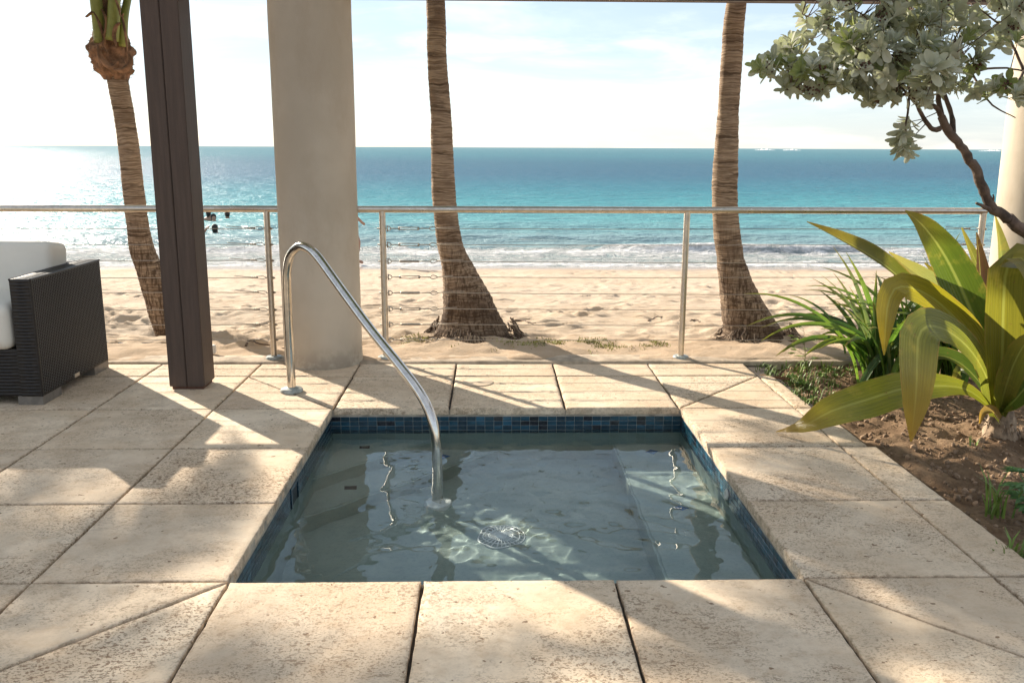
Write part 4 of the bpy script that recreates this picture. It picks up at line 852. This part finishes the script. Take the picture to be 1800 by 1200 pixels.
# ------------------------------------------------------------------ silver leaved tree
def mat_silver(name,c1,c2,tr=.22):
    t=NT(name); p=t.pos(); rnd=t.attr('rnd'); c=t.mix(rnd,c1,c2); u=t.attr('u'); c=t.mix(t.math('MULTIPLY',t.rng(t.math('ABSOLUTE',u),.2,.03),.25),c,(.45,.45,.36))
    sp=t.noise(p,30,3,.6); c=t.mix(t.rng(sp,.62,.75,0,.4),c,(.20,.15,.08))
    a=t.bsdf(c,.7,0,None,Sheen_Weight=.25); trn=t.n('BsdfTranslucent',{'Color':t.mix(.5,c,(.35,.42,.08))}).outputs[0]
    return t.done(t.n('MixShader',{0:tr,1:a,2:trn}).outputs[0])
M['silver']=mat_silver('silver_leaf',(.34,.36,.25),(.64,.635,.52),.34); M['silverg']=mat_silver('green_silver_leaf',(.19,.235,.07),(.30,.33,.14),.4)
M['bark']=simple('grey_brown_bark',(.125,.085,.062),.92,nscale=14,var=.55,bscale=60,bstr=.9,bdist=.006); M['berry']=simple('brown_seed_head',(.10,.05,.032),.9,nscale=60,var=.4)
def sleaf_verts(L_,W_,bend):
    V=[];U=[]; n=6
    for i in range(n):
        s_=(0,.22,.45,.68,.88,1)[i]; w=W_*.5*(.10,.50,.88,1.0,.82,.30)[i]; 
        for u in (-1,0,1): V.append((s_*L_,u*w,bend*L_*s_*s_*-.5+abs(u)*w*.35)); U.append(u)
    return np.array(V),[(3*i+c,3*i+c+1,3*i+c+4,3*i+c+3) for i in range(n-1) for c in range(2)],U
def silver_tree():
    c=np.array([3.32,4.05,-.04]); e=empty('silver_buttonwood',tuple(c),'crooked tree with silvery grey leaves overhanging the right side','tree'); r=random.Random(77)
    br=MB(); twigs=MB()
    def limb(pts,r0,r1,n=22,b=br,seg=9):
        P=spline(np.array(pts,float),n); P=P+np.array([[r.gauss(0,r0*.09) for _ in range(3)] for _ in range(n)]); b.tube(P,np.linspace(r0,r1,n)*np.array([1+r.gauss(0,.05) for _ in range(n)]),seg); return P
    q=lambda x,y,Y:at(x,y,Y)
    limb([c,c+np.array([.02,.02,.35]),q(1880,470,4.25),q(1805,408,4.2),q(1770,385,4.18)],.038,.027)
    main=limb([q(1772,386,4.18),q(1742,362,4.17),q(1728,332,4.16),q(1712,290,4.15),q(1690,258,4.14),q(1668,232,4.13),q(1655,205,4.12)],.025,.018,30)
    limb([q(1752,374,4.18),q(1732,364,4.15),q(1716,357,4.12)],.014,.006,8)
    limb([q(1742,362,4.17),q(1746,350,4.15),q(1746,342,4.14)],.008,.003,6)
    L_=[[(1655,205,4.12),(1646,190,4.08),(1620,178,4.02),(1597,165,3.98),(1570,172,3.95),(1545,180,3.92)],[(1652,226,4.12),(1640,228,4.1),(1625,210,4.06),(1612,185,4.02),(1600,150,4.0),(1580,120,3.98)],
        [(1676,232,4.13),(1672,200,4.2),(1660,165,4.25),(1640,120,4.2),(1620,70,4.15),(1600,20,4.1)],[(1655,205,4.12),(1650,170,4.15),(1660,120,4.2),(1690,70,4.2),(1720,20,4.2)],
        [(1545,180,3.92),(1500,150,3.92),(1470,120,3.92),(1430,105,3.93),(1380,110,3.95),(1335,125,3.97)],[(1545,180,3.92),(1500,130,3.95),(1480,80,3.95),(1450,45,3.95),(1410,25,3.95)],
        [(1500,150,3.92),(1455,140,3.9),(1415,150,3.88),(1385,158,3.88)],[(1580,120,3.98),(1550,80,3.95),(1530,40,3.95),(1500,15,3.95)],[(1660,165,4.25),(1680,150,4.2),(1720,125,4.15),(1760,120,4.1),(1800,125,4.05),(1850,140,4.05)],
        [(1800,125,4.05),(1770,60,4.1),(1740,30,4.1),(1700,0,4.1)],[(1850,140,4.05),(1800,60,4.0),(1780,20,4.0)],[(1600,150,4.0),(1596,195,3.95),(1592,220,3.92),(1590,255,3.9)],[(1690,90,4.1),(1720,150,4.0),(1745,185,3.95),(1785,207,3.9)],[(1800,125,4.05),(1785,150,3.95),(1765,160,3.9)],[(1612,185,4.02),(1580,150,3.9),(1545,120,3.85),(1520,95,3.85)],[(1640,120,4.2),(1600,100,3.9),(1560,90,3.8)],[(1640,120,4.2),(1650,110,3.8),(1645,115,3.6)]]
    tips=[]
    for i,l in enumerate(L_):
        P=limb([q(*a) for a in l],.013 if i<4 else .007,.004 if i<4 else .0022,20,br,7); tips.append(P)
    # short side twigs
    blobs=[(1470,30,72,26,34,3.95),(1340,124,24,9,10,3.96),(1372,104,30,14,14,3.95),(1400,84,30,22,16,3.95),(1385,152,22,10,10,3.9),(1405,140,28,18,16,3.9),(1452,118,45,32,34,3.9),(1490,92,40,34,28,3.9),(1440,155,30,10,10,3.9),(1500,140,30,20,16,3.9),
      (1540,72,52,38,40,3.9),(1600,62,60,44,52,3.95),(1572,118,55,36,42,3.85),(1640,108,52,40,44,3.75),(1692,88,42,38,28,3.9),(1600,22,60,24,30,4.0),(1680,28,60,28,32,4.0),(1752,40,50,34,30,4.0),(1800,30,40,40,18,3.9),(1530,175,22,10,9,3.9),(1578,158,40,16,18,3.95),(1650,150,40,16,14,3.95),(1622,172,28,10,8,3.95),(1590,222,7,6,4,3.92),(1588,240,10,8,6,3.92),(1590,258,10,8,6,3.9),(1594,270,6,6,3,3.9),(1772,156,34,16,14,3.85),(1800,150,30,18,10,3.85),(1540,-25,120,30,40,4.0),(1700,-30,120,30,40,4.0),(1720,165,14,8,3,3.95),(1690,150,20,12,5,3.9)]
    ros=[]
    for bx,by,rx,ry,n,Y in blobs:
        for k in range(int(n*.50+.5)):
            a=r.uniform(0,6.28); m=math.sqrt(r.random()); x,y=bx+rx*m*math.cos(a),by+ry*m*math.sin(a); ros.append((x,y,q(x,y,Y+r.gauss(0,.13)),bx<1480))
    ros.append((1637,118,q(1637,118,3.45),False)); ros.append((1662,122,q(1662,118,3.5),False)); ros.append((1790,15,q(1795,12,3.3),False))
    allp=np.vstack(tips); leaves=[]
    for x,y,p,left in ros:
        d=allp-p; j=np.argmin((d**2).sum(1)); o=allp[j]; ax=p-o; n_=np.linalg.norm(ax)
        twigs.tube([o,(o+p)/2+np.array([0,0,-.01]),p],[.0026,.002,.0014],4,cap=False)
        ax=ax/(n_+1e-6)*.6+(np.array([r.gauss(-.05,.3),r.gauss(0,.3),-.9]) if y>200 else np.array([r.gauss(0,.5)-(.5 if left else 0),r.gauss(0,.5)-.1,r.gauss(.4,.35)])); ax/=np.linalg.norm(ax)
        big=1.25 if (y>0 and p[1]<3.6) else 1.0; nl=r.randint(9,15) if big==1 else 20; green=r.random()<(.30 if left else .10); base=r.random()
        u=np.cross(ax,[.3,.2,.9]); u/=np.linalg.norm(u); w=np.cross(ax,u)
        for k in range(nl):
            a=k*2.4+r.uniform(-.2,.2); t_=k/nl; op=(1.35-1.0*t_)*r.uniform(.7,1.15); d=ax*math.cos(op)+(u*math.cos(a)+w*math.sin(a))*math.sin(op); d/=np.linalg.norm(d)
            nrm=ax-d*(ax@d); nrm/=np.linalg.norm(nrm)+1e-9; sd=np.cross(nrm,d)
            Ln=r.uniform(.036,.076)*big*(1-.25*t_); off=p-ax*.028*(1-t_)*1.3
            leaves.append((off,d,sd,nrm,Ln,Ln*r.uniform(.40,.52),r.uniform(.1,.5),green,min(1,max(0,base*.7+r.random()*.4))))
        if r.random()<.13:
            for k in range(16):
                oo=p+np.array([r.gauss(0,.012) for _ in range(3)])+ax*.02; twigs.add(iv*.0045+oo,iF,1)
    br.build('trunk',M['bark'],e); twigs.build('twigs',[M['bark'],M['berry']],e)
    # the 300 leaves that show largest are separate, the rest one mass
    def score(l): 
        f=abs(np.dot(l[3],CD)); return l[4]*(.4+f)/max(.5,l[0][1])*(1 if -.5<l[0][2]<2.15 else .01)
    leaves.sort(key=score,reverse=True); mass=MB(); shared={}
    for i,(o,d,sd,nrm,Ln,W_,bend,green,rd) in enumerate(leaves):
        if i<300:
            kb=(round(bend*4)/4,round(rd*5)/5,green)
            if kb not in shared:
                V,Fc,U=sleaf_verts(1,.46,kb[0]); m_=MB(); m_.add(V,Fc,0,u=U,rnd=kb[1]); shared[kb]=m_.mesh('leaf',M['silverg' if green else 'silver'])
            ob=bpy.data.objects.new('leaf',shared[kb]); COL.objects.link(ob); ob.parent=e; ob.matrix_parent_inverse=Matrix.Translation(e.location).inverted()
            mm=Matrix(((d[0],sd[0],nrm[0],o[0]),(d[1],sd[1],nrm[1],o[1]),(d[2],sd[2],nrm[2],o[2]),(0,0,0,1)))@Matrix.Scale(Ln,4); ob.matrix_basis=mm
        else:
            V,Fc,U=sleaf_verts(Ln,W_,bend); V=o+V[:,:1]*d+V[:,1:2]*sd+V[:,2:]*nrm; mass.add(V,Fc,1 if green else 0,u=U,rnd=rd)
    tag(mass.build('foliage',[M['silver'],M['silverg']],e),kind='stuff')
silver_tree()
# ------------------------------------------------------------------ people
M['skin']=simple('tanned_skin',(.36,.20,.13),.55); M['hair']=simple('dark_hair',(.018,.011,.008),.6); M['suit']=simple('dark_swimwear',(.02,.02,.03),.7); M['short']=simple('blue_swim_shorts',(.05,.10,.2),.8)
def body(e,J,bones,h):
    """J: name->(x,y,z,r) joints in local metres"""
    names=list(J); me=bpy.data.meshes.new('body'); me.from_pydata([J[k][:3] for k in names],[(names.index(a),names.index(b_)) for a,b_ in bones],[])
    o=bpy.data.objects.new('body',me); COL.objects.link(o); o.parent=e; me.materials.append(M['skin'])
    md=o.modifiers.new('skin','SKIN'); md.use_smooth_shade=True
    for i,k in enumerate(names): me.skin_vertices[0].data[i].radius=(J[k][3],J[k][3])
    me.skin_vertices[0].data[names.index('pelvis')].use_root=True
    s_=o.modifiers.new('sub','SUBSURF'); s_.levels=2; s_.render_levels=2; return o
BONES=[('pelvis','waist'),('waist','chest'),('chest','neck'),('neck','head'),('head','crown'),('chest','shL'),('shL','elL'),('elL','wrL'),('wrL','haL'),('chest','shR'),('shR','elR'),('elR','wrR'),('wrR','haR'),('pelvis','hiL'),('hiL','knL'),('knL','anL'),('anL','toL'),('pelvis','hiR'),('hiR','knR'),('knR','anR'),('anR','toR')]
BASEJ=dict(pelvis=(0,0,.95,.13),waist=(0,0,1.08,.115),chest=(0,0,1.32,.135),neck=(0,0,1.47,.055),head=(0,.01,1.58,.085),crown=(0,.01,1.68,.07),
  shL=(-.18,0,1.40,.06),elL=(-.24,.02,1.12,.042),wrL=(-.25,-.05,.87,.03),haL=(-.25,-.07,.77,.032),shR=(.18,0,1.40,.06),elR=(.24,.02,1.12,.042),wrR=(.25,-.05,.87,.03),haR=(.25,-.07,.77,.032),
  hiL=(-.1,0,.88,.095),knL=(-.1,-.02,.5,.062),anL=(-.1,.02,.09,.042),toL=(-.1,-.12,.04,.035),hiR=(.1,0,.88,.095),knR=(.1,-.02,.5,.062),anR=(.1,.02,.09,.042),toR=(.1,-.12,.04,.035))
def hair(e,J,long=True):
    h=J['head']; cr=J['crown']; b=MB(); V=[];n=10;seg=18
    for i in range(n+1):
        th=math.pi*i/n*(.78 if not long else 1.0); rr=.098*math.sin(th)+.002; zz=.115*math.cos(th)
        if long and th>1.7: rr*=.95; zz=zz-.10*(th-1.7)
        for k in range(seg):
            a=2*math.pi*k/seg; y=rr*math.sin(a); y=max(y,-.045) if th>1.0 else y       # leave the face free
            V.append((h[0]+rr*math.cos(a),h[1]+.02+y,(h[2]+cr[2])/2+.012+zz))
    b.add(V,[(i*seg+k,i*seg+(k+1)%seg,(i+1)*seg+(k+1)%seg,(i+1)*seg+k) for i in range(n) for k in range(seg)]); o=b.build('hair',M['hair']); o.parent=e; o.matrix_parent_inverse=Matrix.Identity(4); return o
def band(e,z0,z1,rx,ry,m,nm):
    b=MB(); seg=20; V=[(rx*math.cos(2*math.pi*k/seg),ry*math.sin(2*math.pi*k/seg),z) for z in np.linspace(z0,z1,4) for k in range(seg)]
    b.add(V,[(i*seg+k,i*seg+(k+1)%seg,(i+1)*seg+(k+1)%seg,(i+1)*seg+k) for i in range(3) for k in range(seg)]); o=b.build(nm,m); o.parent=e; o.matrix_parent_inverse=Matrix.Identity(4)
def person(loc,rz,label,mod,long=True,scale=1.0,suit=True):
    e=empty('person',loc,label,'person','people in and beside the sea'); e.rotation_euler=(0,0,rz); e.scale=(scale,)*3
    J=dict(BASEJ); J.update(mod); body(e,J,BONES,1.7); hair(e,J,long)
    if suit: band(e,1.20,1.31,.165,.135,M['suit'],'swim_top')
    return e
def swimmer(px_,py_,above,rz,label,mod=None,long=True):
    g_=ground(px_,py_,SEA); person((g_[0],g_[1],SEA+above-1.74),rz,label,mod or {},long)
swimmer(368,387,.40,R(160),'person standing chest deep in the sea, tallest of the swimmers',dict(elL=(-.26,.1,1.12,.042),wrL=(-.1,-.1,1.0,.03)))
swimmer(376,388,.24,R(30),'person with only the head above water, beside the tallest swimmer')
swimmer(400,383,.24,R(190),'swimmer apart from the others, head and shoulders above water',long=False)
swimmer(379,409,.26,R(170),'swimmer nearest the shore with a bent arm raised',dict(elR=(.42,-.02,1.45,.042),wrR=(.30,-.06,1.62,.03),haR=(.22,-.06,1.66,.032),shR=(.2,0,1.42,.06)))
g_=ground(620,463,-1.28); person((g_[0],g_[1],-1.30),R(90),'person walking along the water line, mostly hidden behind the thick column',
  dict(hiL=(-.1,0,.88,.095),knL=(-.1,-.16,.52,.062),anL=(-.1,-.10,.10,.042),toL=(-.1,-.26,.05,.035),knR=(.1,.10,.5,.062),anR=(.1,.36,.18,.042),toR=(.1,.30,.05,.035),elR=(.22,.16,1.16,.042),wrR=(.22,.30,.94,.03),haR=(.22,.36,.87,.032),elL=(-.22,-.1,1.14,.042),wrL=(-.22,-.28,.96,.03),haL=(-.22,-.34,.92,.032)))
# ------------------------------------------------------------------ small things
M['twig']=simple('dry_twig',(.13,.085,.055),.9,nscale=30,var=.4)
def twig(pts,lab,r_=.006):
    P=[]
    for x,y in pts:
        g0=ground(x,y,-.1)
        for _ in range(4): g0=ground(x,y,sand_z(g0[0],g0[1])+.006)
        P.append(g0)
    b=MB(); P=spline(np.array(P),14)+rng.normal(0,.003,(14,3)); b.tube(P,np.linspace(r_,r_*.4,14),6); tag(b.build('twig',M['twig']),lab,'twig','dry twigs on the sand')
twig([(432,608),(440,598),(455,603),(478,609),(500,612)],'forked dry twig on the sand left of the thick column',.008)
twig([(385,586),(398,588),(412,584)],'short straight twig on the sand just right of the brown post',.005)
twig([(898,563),(915,562),(930,566),(942,569)],'dark curved twig on the sand right of the middle palm',.008)
twig([(1140,563),(1160,556),(1178,560),(1192,565)],'thin bent twig on the sand left of the steel post')
twig([(1208,566),(1222,561),(1230,566)],'twig on the sand just right of the steel post',.007)
twig([(455,588),(478,590),(500,594)],'thin reddish twig on the sand behind the railing end post',.004)
b=MB(); b.tube(spline(np.array([ground(150,600,-.03),ground(192,605,-.03),ground(225,608,-.03),ground(262,607,-.03),ground(300,602,-.03)]),24)+np.array([0,0,.012]),.010,8); tag(b.build('power_cable',simple('black_rubber',(.012,.012,.012),.6)),'black cable lying on the sand behind the wicker sofa','cable')
c=ground(383,611,.02); g=bmesh.new(); bmesh.ops.create_cube(g,size=1); bmesh.ops.scale(g,vec=(.035,.04,.055),verts=g.verts); bmesh.ops.translate(g,vec=(c[0],5.72,.035),verts=g.verts); bmesh.ops.bevel(g,geom=g.edges[:],offset=.004,segments=2,affect='EDGES')
tag(bm_obj('junction_box',g,simple('white_plastic_box',(.62,.60,.55),.6),None),'small white electrical box at the foot of the brown post','box')
c=ground(840,672,0); b=MB(); b.lathe([(.087,.0015),(.087,.0035),(.082,.0045),(.001,.0045)],(c[0],c[1],0),36); tag(b.build('round_lid',simple('cream_plastic_lid',(.62,.48,.33),.7,nscale=12,var=.12),auto=40),'round cream lid set into the slab behind the spa','lid')
for i,(px_,py_,s_,lab) in enumerate(((1372,672,.11,'curled brown dead leaf among weeds at the slab edge'),(1440,672,.09,'pale dry leaf lying on the soil below the spider lily'))):
    c=ground(px_,py_,-.03); P=np.array([c+np.array([-s_,.02,.012]),c+np.array([-s_*.3,0,.022]),c+np.array([s_*.4,-.01,.016]),c+np.array([s_,.01,.006])]); b=MB(); strip_leaf(b,P,[.004,.03,.036,.02,.003],(0,-.3,1),fold=.3,n=12,na=5); tag(b.build('dead_leaf',simple('dead_leaf_%d'%i,((.16,.07,.03),(.42,.30,.19))[i],.8)),lab,'leaf')
